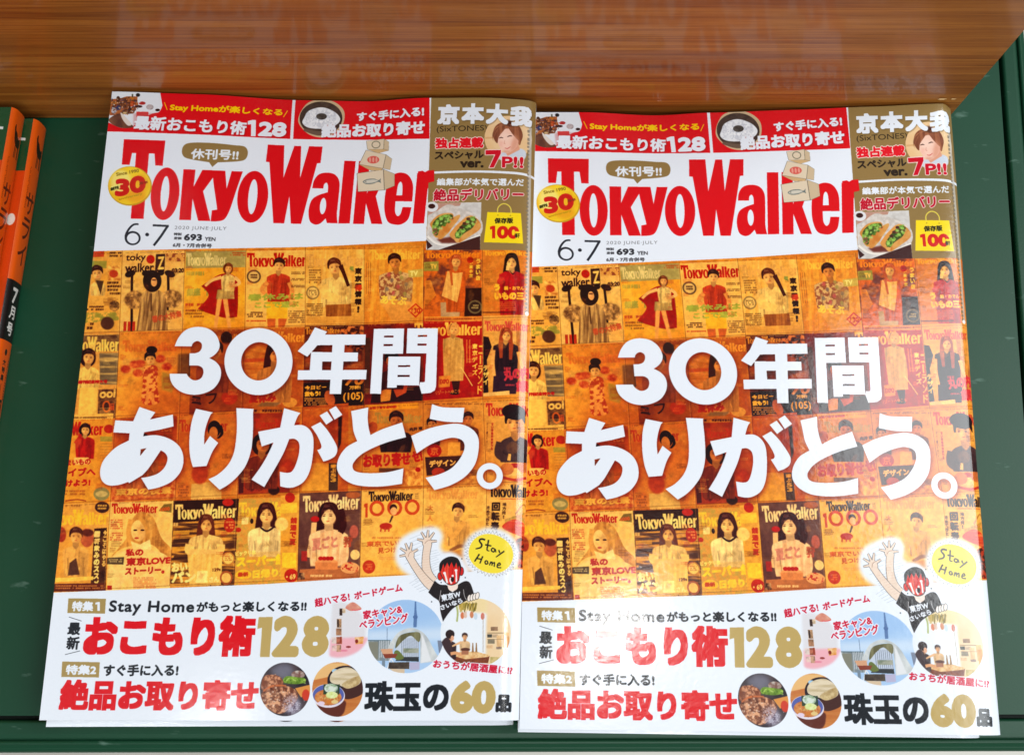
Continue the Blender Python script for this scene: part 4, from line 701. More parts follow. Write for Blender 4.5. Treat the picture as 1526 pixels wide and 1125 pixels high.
    text('2', 407, 978.5, 447, 978.5, 59, GOLD2, 4.6); text('8', 451, 978.5, 491, 978.5, 59, GOLD2, 4.6)
    use(400, 860, 3.815)
    text('珠玉の', 552, 764, 1028, 760, 168, BK, 6.6, box=True); text('60', 1036, 768, 1292, 772, 176, GOLD2, 15); text('品', 1294, 762, 1384, 763, 94, BK, 5.5)
    CR = (204, 16, 52)
    # board game photo
    use(480, 880, 8.656)
    ell(240, 500, 345, 350, (222, 220, 224), a=1, soft=3); poly(curve([(60, 640), (560, 600), (585, 660), (480, 780), (300, 850), (150, 850), (80, 790)]), (238, 176, 186), soft=2.5); poly([(-60, 150), (150, 140), (110, 900), (-60, 900)], WH, soft=3)
    for x, y, w_, h_, c in [(262, 275, 36, 90, (70, 50, 44)), (240, 420, 60, 110, (196, 150, 110)), (236, 530, 70, 90, (180, 130, 96)), (240, 640, 76, 90, (190, 110, 84)), (236, 740, 60, 90, (206, 160, 130)), (175, 640, 60, 80, (226, 206, 196)), (180, 740, 60, 70, (236, 200, 190)), (300, 260, 40, 60, (236, 206, 170))]:
        rect(x-w_/2, y-h_/2, x+w_/2, y+h_/2, c, tex=('f', tuple(int(v*.7) for v in c), .4, 1))
    rect(215, 370, 235, 470, (50, 36, 34)); rect(250, 590, 272, 680, (150, 60, 44)); poly(curve([(320, 220), (350, 180), (420, 150), (500, 200), (525, 240), (450, 250), (390, 262), (340, 240)]), (236, 186, 160), tex=('m', (210, 130, 110))); stroke([(400, 250), (460, 252), (520, 240)], (226, 90, 90), w=12)
    poly([(440, 600), (560, 590), (545, 680), (450, 690)], (222, 140, 60), tex=('f', (240, 200, 150))); ell(465, 650, 20, 26, (130, 40, 30)); ell(360, 722, 32, 14, (150, 60, 60)); ell(300, 770, 50, 12, (226, 130, 150), soft=1)
    text('8', (451-480)*8.656, (978.5-880)*8.656, (491-480)*8.656, (978.5-880)*8.656, 59*8.656, GOLD2, 4.6*8.656, out=(8, WH))
    # tent photo
    TC = ellp(1093, 588, 487, 470, n=70)
    def tent():
        poly(TC, (170, 202, 236)); poly([(700, 90), (1600, 90), (1600, 330), (620, 560)], (150, 188, 232), a=.6, soft=8)
        poly([(600, 520), (1600, 480), (1600, 640), (600, 640)], (214, 228, 242), a=.7, soft=6)
        poly([(1208, 140), (1226, 140), (1230, 250), (1240, 330), (1232, 470), (1190, 470), (1196, 340), (1204, 250)], (88, 120, 168)); ell(1216, 340, 30, 26, (80, 110, 160))
        rect(852, 480, 858, 640, (90, 110, 140)); rect(612, 640, 900, 900, (170, 180, 182), tex=('v', (110, 120, 124))); rect(620, 660, 740, 880, (130, 130, 116)); poly([(600, 632), (900, 632), (900, 646), (600, 646)], (90, 110, 120))
        for x in range(760, 900, 22): rect(x, 640, x+6, 860, (226, 230, 236))
        poly(curve([(860, 740, 1), (930, 620), (1010, 530), (1150, 480), (1270, 510), (1370, 600), (1480, 800), (1560, 900, 1), (1280, 930, 1), (1260, 560), (1100, 540), (1000, 600), (940, 760, 1)]), (214, 218, 216), tex=('m', (180, 186, 188)))
        poly([(1010, 590), (1270, 560), (1262, 860), (1050, 850), (960, 760)], (196, 206, 220)); 
        for x in range(1040, 1260, 26): rect(x, 610, x+8, 850, (120, 130, 150))
        rect(1060, 740, 1260, 800, (176, 176, 160), tex=('f', (120, 130, 110))); poly(curve([(960, 740), (1000, 600), (1100, 545), (1270, 540), (1262, 660), (1160, 580), (1060, 640)]), (132, 128, 92), tex=('v', (96, 92, 62)))
        poly([(1010, 850), (1262, 850), (1262, 910), (960, 900)], (52, 56, 60)); poly(curve([(950, 780), (1000, 770), (1070, 860), (1000, 890), (950, 860)]), (104, 116, 60)); poly([(1300, 560), (1330, 620), (1420, 900), (1290, 930)], (226, 228, 230), soft=1); poly([(1500, 640), (1600, 640), (1600, 800), (1520, 800)], (120, 130, 150))
        poly([(770, 750), (925, 745), (930, 815), (800, 815)], (214, 160, 124)); poly([(800, 812), (990, 810), (960, 862), (830, 868)], (136, 62, 46)); polys([strokep([(900, 870, 12), (860, 1000, 12)]), strokep([(905, 870, 12), (950, 940, 12)])], (236, 236, 236)); poly([(880, 920), (1140, 915), (1140, 1005), (870, 1000)], (86, 74, 62), tex=('f', (60, 50, 44))); poly([(1140, 918), (1275, 915), (1270, 1010), (1150, 1020)], (182, 178, 206)); poly([(880, 1000), (1080, 1005), (1080, 1060), (980, 1060)], (214, 190, 160)); rect(790, 870, 830, 1000, (120, 136, 150))
    def clipped(fn, contour):
        before = g.img.copy(); m, o = fill([M(contour)], 'nz', 2); fn()
        h, w = m.shape[0]//SS, m.shape[1]//SS; full = np.zeros((TH, TW, 1), np.float32); full[o[1]:o[1]+h, o[0]:o[0]+w, 0] = m.reshape(h, SS, w, SS).mean((1, 3)); g.img = before*(1-full)+g.img*full
    clipped(tent, TC)
    use(400, 860, 3.815)
    text('超ハマる!', 275, 172, 472, 134, 48, CR, 1.6, out=(3.5, WH)); text('ボードゲーム', 498, 130, 770, 80, 44, CR, 1.6, out=(3.5, WH)); text('家キャン&', 548, 242, 770, 205, 50, CR, 2, out=(6, WH)); text('ベランピング', 526, 300, 803, 256, 52, CR, 2, out=(6, WH))
    # izakaya photo
    use(630, 880, 8.653)
    IC = ellp(690, 540, 452, 440, n=70)
    def iza():
        poly(IC, (232, 238, 244)); poly([(820, 60), (1200, 60), (1200, 1000), (820, 1000)], (240, 214, 174), soft=3, tex=('c', (236, 200, 150))); poly([(450, 60), (850, 60), (840, 300), (480, 290)], (238, 214, 160), soft=4)
        poly([(300, 240), (830, 300), (790, 800), (300, 800)], (234, 240, 246), soft=3)
        for x, y, c in [(520, 320, (214, 120, 80)), (560, 310, (222, 190, 170)), (600, 300, (236, 236, 240)), (640, 310, (206, 130, 90)), (690, 330, (200, 216, 226)), (780, 330, (214, 110, 90))]: ell(x, y, 24, 44, c, soft=.5)
        for i in range(26): stroke([(480+i*9, 150+random.random()*20), (470+i*9+random.uniform(-20, 20), 220+random.random()*60)], random.choice([(150, 130, 50), (190, 160, 70), (110, 96, 40)]), w=12)
        stroke([(440, 180), (460, 280), (450, 400)], (170, 180, 110), w=22, soft=.5)
        for x, y, w_, h_, c in [(930, 490, 90, 50, (130, 100, 76)), (870, 580, 60, 40, (60, 60, 56)), (940, 580, 70, 40, (176, 150, 120)), (890, 650, 90, 60, (120, 110, 90)), (990, 650, 60, 150, (214, 170, 120)), (1080, 640, 70, 200, (206, 150, 90)), (870, 720, 80, 40, (196, 160, 120)), (990, 735, 70, 30, (130, 110, 96)), (1090, 700, 60, 200, (196, 130, 60))]: rect(x-w_/2, y-h_/2, x+w_/2, y+h_/2, c, tex=('f', tuple(min(255, int(v*1.25)) for v in c)))
        rect(782, 300, 790, 790, (176, 160, 140)); rect(840, 540, 1050, 548, (140, 110, 80)); rect(840, 620, 1050, 626, (140, 110, 80))
        poly([(380, 800), (870, 840), (850, 930), (380, 930)], (150, 76, 44), tex=('f', (110, 54, 34))); poly([(400, 790), (700, 780), (880, 830), (850, 850), (560, 880), (420, 840)], (206, 140, 80), tex=('f', (240, 206, 150)))
        person(365, 575, 54, hair=(48, 28, 28), skin=(226, 160, 124), top=(60, 42, 46), sw=150, yb=880, folds=False); ell(362, 560, 58, 56, (44, 28, 28)); ell(392, 610, 22, 34, (228, 166, 130)); poly(curve([(245, 680), (320, 600), (380, 680), (385, 860), (300, 880), (250, 800)]), (62, 44, 48)); stroke([(370, 810, 40), (440, 800, 40), (520, 830, 30)], (226, 160, 110))
        person(552, 590, 38, hair=(56, 34, 30), skin=(230, 170, 120), top=(232, 190, 140), sw=130, yb=780, folds=False); stroke([(510, 660, 30), (440, 690, 26), (390, 715, 18)], (232, 180, 130))
        for x in (655, 700): poly([(x-6, 670), (x+6, 670), (x+14, 790), (x-14, 790)], (150, 110, 70))
        ell(560, 755, 60, 22, (90, 50, 40)); rect(510, 770, 600, 820, (170, 110, 80)); rect(880, 850, 1000, 930, (214, 190, 130), tex=('f', (150, 140, 70)))
    clipped(iza, IC)
    use(400, 860, 3.815)
    text('おうちが居酒屋に!?', 940, 512, 1388, 552, 46, CR, 1.7, out=(4, WH))
    # steak and noodle photos
    use(380, 980, 8.976)
    SC = ellp(425, 415, 336, 356, n=70); NC = ellp(1127, 415, 338, 362, n=70)
    def steak():
        poly(SC, (74, 62, 66), tex=('m', (40, 34, 40))); poly(curve([(230, 180), (330, 90), (480, 80), (540, 180), (480, 280), (380, 280)]), (130, 132, 150), a=.7, soft=6)
        poly([(560, 400), (770, 350), (770, 470), (640, 520)], (222, 146, 70)); ell(705, 490, 52, 76, (206, 60, 40), soft=.6)
        ell(600, 220, 90, 56, (206, 200, 190), tex=('f', (120, 80, 70))); poly(curve([(400, 290), (450, 240), (560, 250), (690, 270), (690, 320), (580, 345), (440, 330)]), (150, 190, 70), tex=('f', (96, 130, 40)))
        poly(curve([(110, 330), (150, 240), (260, 220), (370, 260), (400, 350), (260, 400), (120, 420)]), (124, 66, 44), tex=('f', (214, 150, 110), .3, .9))
        poly(curve([(100, 520), (160, 420), (300, 360), (450, 370), (560, 420), (600, 520), (500, 660), (350, 740), (180, 660)]), (110, 58, 40), tex=('f', (226, 166, 124), .3, .85)); stroke([(130, 440, 18), (260, 370, 26), (440, 365, 18)], (206, 110, 60), soft=1)
        ell(520, 620, 120, 130, (196, 190, 214), a=.4, soft=6); ell(520, 640, 100, 110, (220, 214, 232), a=.6, tex=('f', (110, 90, 110), .35, .8), soft=5)
        for i in range(90):
            a_, q_ = random.random()*6.28, random.random()**.5; x_, y_ = 320+210*q_*math.cos(a_), 540+150*q_*math.sin(a_); ell(x_, y_, random.uniform(8, 22), random.uniform(5, 14), random.choice([(70, 32, 24), (230, 180, 140), (150, 84, 56), (196, 130, 92), (96, 50, 36), (240, 214, 190)]), rot=random.uniform(0, 180), a=.75, soft=.3)
        for i in range(70): x_, y_ = 520+random.gauss(0, 70), 620+random.gauss(0, 70); ell(x_, y_, 5, 5, (240, 238, 248), a=.7)
        for i in range(30): x_, y_ = 230+random.gauss(0, 60), 300+random.gauss(0, 36); ell(x_, y_, 12, 7, random.choice([(84, 40, 30), (220, 160, 120)]), rot=random.uniform(0, 180), a=.7, soft=.3)
        for i in range(24): ell(random.uniform(420, 690), random.uniform(255, 335), 16, 9, random.choice([(96, 140, 40), (196, 220, 120), (70, 104, 30)]), rot=random.uniform(0, 180), a=.7, soft=.3)
    def noodle():
        poly(NC, (206, 132, 70), tex=('h', (190, 110, 54))); poly([(760, 60), (1300, 60), (1000, 260), (780, 300)], (232, 184, 120), soft=2); poly([(780, 300), (1000, 250), (1010, 290), (780, 350)], (196, 116, 60))
        ell(1230, 300, 240, 200, (40, 32, 40)); poly(curve([(1190, 400), (1440, 300), (1465, 460), (1300, 540), (1200, 520)]), (70, 40, 36)); ell(1090, 170, 40, 28, (160, 200, 226))
        poly(curve([(1030, 240), (1100, 160), (1250, 120), (1360, 160), (1430, 250), (1420, 340), (1280, 400), (1150, 360), (1040, 320)]), (226, 210, 180), tex=('h', (190, 170, 130), .3, 1)); poly(curve([(1190, 340), (1380, 240), (1430, 270), (1400, 350), (1260, 405)]), (214, 190, 140), tex=('f', (170, 140, 90)))
        for i in range(7): stroke([(1060+i*18, 300+i*12), (1200+i*12, 240+i*14), (1360, 190+i*18)], (196, 178, 146), w=4, a=.7)
        poly(curve([(830, 640), (1200, 560), (1230, 660), (1180, 760), (1060, 800), (900, 760)]), (96, 44, 34), soft=1)
        ell(1005, 500, 220, 158, (226, 220, 232)); ell(1005, 488, 208, 140, (84, 96, 166)); ell(1000, 520, 180, 108, (186, 104, 50), tex=('f', (214, 140, 80)))
        for i in range(60): a_ = random.random()*6.28; ell(1000+150*random.random()*math.cos(a_), 530+80*random.random()*math.sin(a_), 10, 6, random.choice([(226, 160, 90), (150, 76, 36), (206, 206, 120), (238, 190, 120)]), rot=random.uniform(0, 180), a=.7, soft=.3)
        for x in (940, 965, 1100, 1130): poly([(x, 350), (x+26, 345), (x+22, 480), (x-4, 480)], (44, 66, 48))
        ell(1040, 400, 90, 64, (214, 224, 210), tex=('f', (120, 150, 110), .4, 1)); ell(1050, 490, 80, 46, (200, 214, 120), tex=('f', (236, 240, 190))); ell(910, 600, 46, 28, (226, 206, 226)); ell(1090, 580, 46, 26, (226, 196, 130)); ell(1010, 580, 34, 24, (206, 120, 50))
    clipped(steak, SC); clipped(noodle, NC)
    # ============================== waving cartoon figure and Stay Home burst
    use(590, 780, 7.03)
    glow = [curve([(0, 300), (60, 160), (250, 60), (430, 40), (500, 130), (480, 260), (560, 320), (700, 380), (640, 560), (300, 600), (130, 540), (20, 430)]), ellp(1000, 320, 300, 275, n=50)]
    for c in glow: poly(c, WH, soft=5)
    poly(curve([(430, 420), (560, 300), (700, 380), (760, 560), (400, 640)]), WH, soft=4)
    LNc = (52, 46, 44); SKc = (236, 212, 192)
    for i in range(15): line(100+i*8, 300+i*22 if i > 6 else 430-i*44, 250+i*14, 240+i*22 if i > 6 else 370-i*46, 2.2, (120, 130, 140), a=.7)
    for i in range(9): line(370, 300+i*26, 440+(i % 3)*15, 280+i*24, 2.2, (120, 130, 140), a=.7)
    for i in range(5): line(150+i*25, 630+i*22, 300+i*14, 540+i*34, 2.2, (120, 130, 140), a=.7)
    def arm(pts, hx, hy, rot):
        stroke([(x, y, w_+8) for x, y, w_ in pts], LNc); 
        fs = [(-72, -5, 60, 20), (-45, -50, 72, 20), (-8, -72, 78, 22), (32, -70, 78, 22), (62, -20, 56, 22)]
        c, s = math.cos(math.radians(rot)), math.sin(math.radians(rot)); T = lambda x, y: (hx+c*x-s*y, hy+s*x+c*y)
        for extra, col in ((8, LNc), (0, SKc)):
            for fx, fy, ln, fw in fs:
                d = np.array([fx, fy], float); d /= np.hypot(*d); a_, b_ = T(fx*.35, fy*.35+5), T(d[0]*(ln+48), d[1]*(ln+48)+8)
                stroke([(a_[0], a_[1], fw+extra), ((a_[0]+b_[0])/2, (a_[1]+b_[1])/2, fw+extra), (b_[0], b_[1], fw*.55+extra)], col)
            e = ellp(*T(0, 10), 46+extra/2, 52+extra/2, rot); poly(e, col)
        stroke(pts, SKc); stroke([T(-20, 30), T(0, -5), T(36, -20)], (150, 110, 90), w=4)
    arm([(345, 205, 78), (325, 330, 74), (325, 450, 84), (350, 540, 92), (405, 610, 90)], 335, 190, 12)
    arm([(150, 350, 70), (210, 450, 72), (280, 550, 80), (340, 620, 90), (385, 660, 92)], 150, 320, -14)
    for i in range(9): line(190+i*18, 440+i*24, 255+i*16, 420+i*24, 2, (196, 150, 120), a=.7)
    for i in range(9): line(292, 300+i*28, 362, 290+i*28, 2, (196, 150, 120), a=.6)
    poly(curve([(415, 600, 1), (470, 640), (545, 650), (600, 720), (650, 650), (720, 608), (770, 612), (800, 660), (830, 760, 1), (760, 800), (620, 880), (560, 940), (502, 1026, 1), (475, 920), (462, 820), (400, 770), (348, 722, 1)]), (34, 28, 30))
    poly(curve([(546, 640, 1), (655, 620, 1), (652, 680), (600, 712), (560, 690)]), (244, 224, 210)); stroke([(480, 700), (468, 780), (458, 815)], (220, 216, 214), w=5); stroke([(714, 690), (725, 760), (745, 800)], (220, 216, 214), w=5)
    ell(470, 555, 28, 44, LNc); ell(470, 555, 23, 38, (214, 36, 28)); ell(692, 502, 27, 48, LNc); ell(692, 502, 22, 42, (206, 30, 30))
    poly(curve([(462, 480), (480, 400), (560, 352), (640, 365), (685, 430), (680, 540), (655, 620), (590, 650), (530, 625), (480, 550)]), LNc); poly(curve([(470, 480), (488, 410), (560, 366), (635, 378), (676, 436), (671, 540), (648, 612), (590, 641), (536, 618), (488, 548)]), (218, 34, 28), tex=('v', (236, 84, 60), .4, 1))
    poly(curve([(462, 500), (472, 410), (560, 350), (650, 365), (688, 440), (686, 500), (668, 440, 1), (655, 480, 1), (640, 410, 1), (615, 470, 1), (590, 405, 1), (565, 460, 1), (545, 410, 1), (515, 470, 1), (505, 420, 1), (480, 500, 1)], n=4), (30, 24, 26))
    for i, x in enumerate((505, 560, 600, 665)): line(x, 470, x+4, 600, 6, (150, 20, 20), a=.7)
    stroke([(515, 515, 26), (530, 560, 16), (545, 625, 20)], (246, 240, 238)); stroke([(636, 490, 22), (640, 550, 14), (640, 615, 18)], (246, 240, 238)); ell(516, 520, 15, 12, (246, 240, 238)); ell(636, 492, 15, 12, (246, 240, 238)); stroke([(580, 570, 14), (575, 600, 14), (592, 630, 22)], (246, 240, 238)); ell(600, 585, 17, 30, (40, 20, 20)); ell(602, 550, 12, 12, (246, 240, 238))
    text('東京W', 488, 822, 692, 772, 74, WH, 4); text('さいなら', 480, 912, 712, 830, 56, WH, 4)
    for i in range(4): ell(775+i*28, 782-i*8, 22, 40, LNc, rot=12); ell(775+i*28, 782-i*8, 17, 35, (244, 234, 224), rot=12)
    # burst
    N_ = 44; pts = []
    for i in range(N_):
        for q, f in ((0, 1.), (.5, 1.17+.05*math.sin(i*2.3))):
            t = 2*math.pi*(i+q)/N_; pts.append((1000+238*f*math.cos(t)*(1-.04*math.sin(t*2)), 318+208*f*math.sin(t)+math.cos(t)*28*f))
    P = np.array(pts)
    poly(P, (90, 92, 96)); Q = P.copy(); Q[1::2] = (Q[1::2]-(1000, 318))*.975+(1000, 318); Q[0::2] = (Q[0::2]-(1000, 318))*.985+(1000, 318); poly(Q, (240, 240, 240))
    t = np.linspace(0, 2*math.pi, 60, endpoint=False); poly(np.c_[1000+232*np.cos(t)*(1-.04*np.sin(t*2)), 318+204*np.sin(t)+np.cos(t)*28], (246, 222, 60))
    INK = (34, 30, 24)
    for s_ in ([(940, 175, 14), (900, 165, 14), (880, 185, 13), (905, 225, 13), (890, 255, 12), (840, 268, 8)], [(975, 175, 12), (965, 240, 12), (960, 280, 10), (985, 290, 6)], [(940, 225, 12), (1005, 238, 10)], [(1040, 270, 10), (1015, 262, 10), (1005, 285, 10), (1030, 300, 10), (1045, 272, 9), (1052, 305, 8)], [(1082, 280, 11), (1092, 310, 11)], [(1140, 292, 11), (1100, 320, 11), (1052, 355, 7)],
               [(880, 322, 12), (830, 400, 11)], [(915, 345, 12), (885, 420, 10)], [(850, 368, 10), (905, 378, 10)], [(960, 390, 9), (940, 400, 10), (945, 425, 10), (968, 420, 10), (962, 392, 9)], [(1000, 400, 9), (985, 440, 9)], [(990, 425, 8), (1012, 405, 9), (1010, 445, 9)], [(1015, 425, 8), (1038, 410, 9), (1034, 455, 9)], [(1068, 440, 9), (1098, 435, 9), (1090, 415, 9), (1070, 430, 9), (1068, 460, 9), (1108, 465, 8)]):
        stroke([(x, y, w_*1.35) for x, y, w_ in s_], INK)
    for x, y in ((697, 372), (733, 568), (482, 620), (383, 820)): ell(x, y, 7, 7, (60, 66, 74))
    # ink never prints perfectly flat
    g.img += ((rng.random((TH, TW, 1)).astype(np.float32)-.5)*.018)
    return np.clip(g.img, 0, 1)

def to_image(name, arr):
    h, w = arr.shape[:2]
    im = bpy.data.images.new(name, w, h, alpha=False); im.colorspace_settings.name = 'sRGB'
    px = np.ones((h, w, 4), np.float32); px[..., :3] = arr[::-1]
    im.pixels.foreach_set(px.ravel()); im.update(); im.pack()
    return im

_t = time.time()
COVER = make_cover()
print("cover raster", round(time.time()-_t, 1), "s")

# ================================================================== materials
def mat(name):
    m = bpy.data.materials.new(name); m.use_nodes = True; nt = m.node_tree
    return m, nt, nt.nodes["Principled BSDF"]
def lin(c):
    return tuple(((v/255+.055)/1.055)**2.4 if v > 10 else v/255/12.92 for v in c)+(1,)
def node(nt, t, **k):
    n = nt.nodes.new(t)
    for a, b in k.items(): setattr(n, a, b)
    return n
def print_mat(name, arr, rough=.15, coat=.2):
    m, nt, b = mat(name)
    t = node(nt, 'ShaderNodeTexImage'); t.image = to_image(name, arr); t.interpolation = 'Cubic'; t.extension = 'EXTEND'
    uv = node(nt, 'ShaderNodeUVMap'); uv.uv_map = 'UVMap'
    nt.links.new(uv.outputs[0], t.inputs[0]); nt.links.new(t.outputs[0], b.inputs['Base Color'])
    b.inputs['Roughness'].default_value = rough; b.inputs['Specular IOR Level'].default_value = .5
    b.inputs['Coat Weight'].default_value = coat; b.inputs['Coat Roughness'].default_value = .09
    # paper never lies quite flat: shallow undulation and fine tooth
    tc = node(nt, 'ShaderNodeTexCoord'); n1 = node(nt, 'ShaderNodeTexNoise'); n1.inputs['Scale'].default_value = 14; n1.inputs['Detail'].default_value = 2
    bp = node(nt, 'ShaderNodeBump'); bp.inputs['Strength'].default_value = .16; bp.inputs['Distance'].default_value = .002
    nt.links.new(tc.outputs['Object'], n1.inputs['Vector']); nt.links.new(n1.outputs[0], bp.inputs['Height'])
    n2 = node(nt, 'ShaderNodeTexNoise'); n2.inputs['Scale'].default_value = 420; n2.inputs['Detail'].default_value = 3
    b2 = node(nt, 'ShaderNodeBump'); b2.inputs['Strength'].default_value = .10; b2.inputs['Distance'].default_value = .0004
    nt.links.new(tc.outputs['Object'], n2.inputs['Vector']); nt.links.new(n2.outputs[0], b2.inputs['Height']); nt.links.new(bp.outputs[0], b2.inputs['Normal'])
    nt.links.new(b2.outputs[0], b.inputs['Normal']); nt.links.new(b2.outputs[0], b.inputs['Coat Normal'])
    return m
M_cover = print_mat('glossy_cover_print', COVER)

def page_mat(name, c0, c1):
    m, nt, b = mat(name)
    tc = node(nt, 'ShaderNodeTexCoord'); mp = node(nt, 'ShaderNodeMapping'); mp.inputs['Scale'].default_value = (3, 3, 2600)
    n = node(nt, 'ShaderNodeTexNoise'); n.inputs['Scale'].default_value = 1; n.inputs['Detail'].default_value = 2
    r = node(nt, 'ShaderNodeValToRGB'); r.color_ramp.elements[0].color = lin(c0); r.color_ramp.elements[1].color = lin(c1)
    r.color_ramp.elements[0].position = .35; r.color_ramp.elements[1].position = .65
    nt.links.new(tc.outputs['Object'], mp.inputs[0]); nt.links.new(mp.outputs[0], n.inputs['Vector']); nt.links.new(n.outputs[0], r.inputs[0]); nt.links.new(r.outputs[0], b.inputs['Base Color'])
    b.inputs['Roughness'].default_value = .7
    return m
M_page = page_mat('page_edges', (196, 176, 150), (240, 232, 220))
M_back = page_mat('back_cover_paper', (225, 225, 225), (238, 238, 238))

def painted_mat():
    m, nt, b = mat('green_painted_metal')
    tc = node(nt, 'ShaderNodeTexCoord')
    n = node(nt, 'ShaderNodeTexNoise'); n.inputs['Scale'].default_value = 9; n.inputs['Detail'].default_value = 6; n.inputs['Roughness'].default_value = .6
    r = node(nt, 'ShaderNodeValToRGB'); r.color_ramp.elements[0].color = lin((7, 57, 34)); r.color_ramp.elements[1].color = lin((12, 71, 46))
    # fine fibres of worn lacquer
    n2 = node(nt, 'ShaderNodeTexNoise'); n2.inputs['Scale'].default_value = 900; n2.inputs['Detail'].default_value = 3
    # sparse pale scuffs
    mp = node(nt, 'ShaderNodeMapping'); mp.inputs['Scale'].default_value = (26, 90, 30); mp.inputs['Rotation'].default_value = (0, 0, .5)
    n3 = node(nt, 'ShaderNodeTexNoise'); n3.inputs['Scale'].default_value = 1.6; n3.inputs['Detail'].default_value = 5
    r3 = node(nt, 'ShaderNodeValToRGB'); r3.color_ramp.elements[0].position = .665; r3.color_ramp.elements[1].position = .77
    mx = node(nt, 'ShaderNodeMix', data_type='RGBA'); mx.inputs[7].default_value = lin((96, 128, 112))
    L = nt.links.new
    L(tc.outputs['Object'], n.inputs['Vector']); L(n.outputs[0], r.inputs[0]); L(tc.outputs['Object'], n2.inputs['Vector'])
    L(tc.outputs['Object'], mp.inputs[0]); L(mp.outputs[0], n3.inputs['Vector']); L(n3.outputs[0], r3.inputs[0]); L(r3.outputs[0], mx.inputs[0])
    L(r.outputs[0], mx.inputs[6]); L(mx.outputs[2], b.inputs['Base Color'])
    bp = node(nt, 'ShaderNodeBump'); bp.inputs['Strength'].default_value = .10; bp.inputs['Distance'].default_value = .0003
    L(n2.outputs[0], bp.inputs['Height']); L(bp.outputs[0], b.inputs['Normal'])
    rr = node(nt, 'ShaderNodeMapRange'); rr.inputs[3].default_value = .40; rr.inputs[4].default_value = .52
    L(n.outputs[0], rr.inputs[0]); L(rr.outputs[0], b.inputs['Roughness'])
    b.inputs['Specular IOR Level'].default_value = .38
    return m
M_green = painted_mat()
m, nt, b = mat('dark_gap'); b.inputs['Base Color'].default_value = lin((8, 26, 18)); b.inputs['Roughness'].default_value = .7; M_gap = m

def wood_mat():
    m, nt, b = mat('varnished_teak_veneer'); L = nt.links.new
    tc = node(nt, 'ShaderNodeTexCoord')
    def nz(scale, sc, det=6, rg=.6, dist=0.):
        mp = node(nt, 'ShaderNodeMapping'); mp.inputs['Scale'].default_value = sc; mp.inputs['Rotation'].default_value = (0, .012, 0)
        n = node(nt, 'ShaderNodeTexNoise'); n.inputs['Scale'].default_value = scale; n.inputs['Detail'].default_value = det; n.inputs['Roughness'].default_value = rg; n.inputs['Distortion'].default_value = dist
        L(tc.outputs['Object'], mp.inputs[0]); L(mp.outputs[0], n.inputs['Vector']); return n
    a = nz(1, (3.2, 60, 130), 4, .55, .3)      # broad bands
    c = nz(1, (5, 300, 700), 6, .7)            # fine grain lines
    f = nz(1, (40, 900, 2200), 3, .7)          # pores
    ra = node(nt, 'ShaderNodeValToRGB'); e = ra.color_ramp.elements
    e[0].position = .30; e[0].color = lin((142, 82, 28)); e[1].position = .68; e[1].color = lin((182, 116, 46))
    e2 = e.new(.42); e2.color = lin((154, 90, 28)); e3 = e.new(.54); e3.color = lin((172, 106, 38))
    rc = node(nt, 'ShaderNodeValToRGB'); rc.color_ramp.elements[0].position = .34; rc.color_ramp.elements[0].color = (.46, .33, .24, 1); rc.color_ramp.elements[1].position = .50; rc.color_ramp.elements[1].color = (1, 1, 1, 1)
    rf = node(nt, 'ShaderNodeValToRGB'); rf.color_ramp.elements[0].position = .36; rf.color_ramp.elements[0].color = (.6, .5, .42, 1); rf.color_ramp.elements[1].position = .48; rf.color_ramp.elements[1].color = (1, 1, 1, 1)
    L(a.outputs[0], ra.inputs[0]); L(c.outputs[0], rc.inputs[0]); L(f.outputs[0], rf.inputs[0])
    m1 = node(nt, 'ShaderNodeMix', data_type='RGBA', blend_type='MULTIPLY'); m1.inputs[0].default_value = .5
    m2 = node(nt, 'ShaderNodeMix', data_type='RGBA', blend_type='MULTIPLY'); m2.inputs[0].default_value = .6
    L(ra.outputs[0], m1.inputs[6]); L(rc.outputs[0], m1.inputs[7]); L(m1.outputs[2], m2.inputs[6]); L(rf.outputs[0], m2.inputs[7])
    prev = m2.outputs[2]
    for sc_, amt in (((.9, 40, 80), .60), ((1.6, 90, 190), .42), ((3.0, 200, 420), .35)):     # long thin growth lines
        ln = nz(1, sc_, 3, .55, .15); rl = node(nt, 'ShaderNodeValToRGB'); el = rl.color_ramp.elements
        el[0].position = .478; el[0].color = (1, 1, 1, 1); el[1].position = .522; el[1].color = (1, 1, 1, 1); ek = el.new(.5); ek.color = (.50, .32, .20, 1)
        mk = node(nt, 'ShaderNodeMix', data_type='RGBA', blend_type='MULTIPLY'); mk.inputs[0].default_value = amt
        L(ln.outputs[0], rl.inputs[0]); L(prev, mk.inputs[6]); L(rl.outputs[0], mk.inputs[7]); prev = mk.outputs[2]
    L(prev, b.inputs['Base Color'])
    bp = node(nt, 'ShaderNodeBump'); bp.inputs['Strength'].default_value = .15; bp.inputs['Distance'].default_value = .0003
    L(c.outputs[0], bp.inputs['Height']); L(bp.outputs[0], b.inputs['Normal'])
    b.inputs['Roughness'].default_value = .45; b.inputs['Specular IOR Level'].default_value = .3; b.inputs['Coat Weight'].default_value = .35; b.inputs['Coat Roughness'].default_value = .10
    return m
M_wood = wood_mat()
m, nt, b = mat('pale_vinyl_floor'); n = node(nt, 'ShaderNodeTexNoise'); n.inputs['Scale'].default_value = 30; r = node(nt, 'ShaderNodeValToRGB')
r.color_ramp.elements[0].color = lin((206, 200, 188)); r.color_ramp.elements[1].color = lin((228, 224, 214)); nt.links.new(n.outputs[0], r.inputs[0]); nt.links.new(r.outputs[0], b.inputs['Base Color']); b.inputs['Roughness'].default_value = .45; M_floor = m
m, nt, b = mat('bare_chipped_wood'); b.inputs['Base Color'].default_value = lin((232, 190, 130)); b.inputs['Roughness'].default_value = .9; M_chip = m

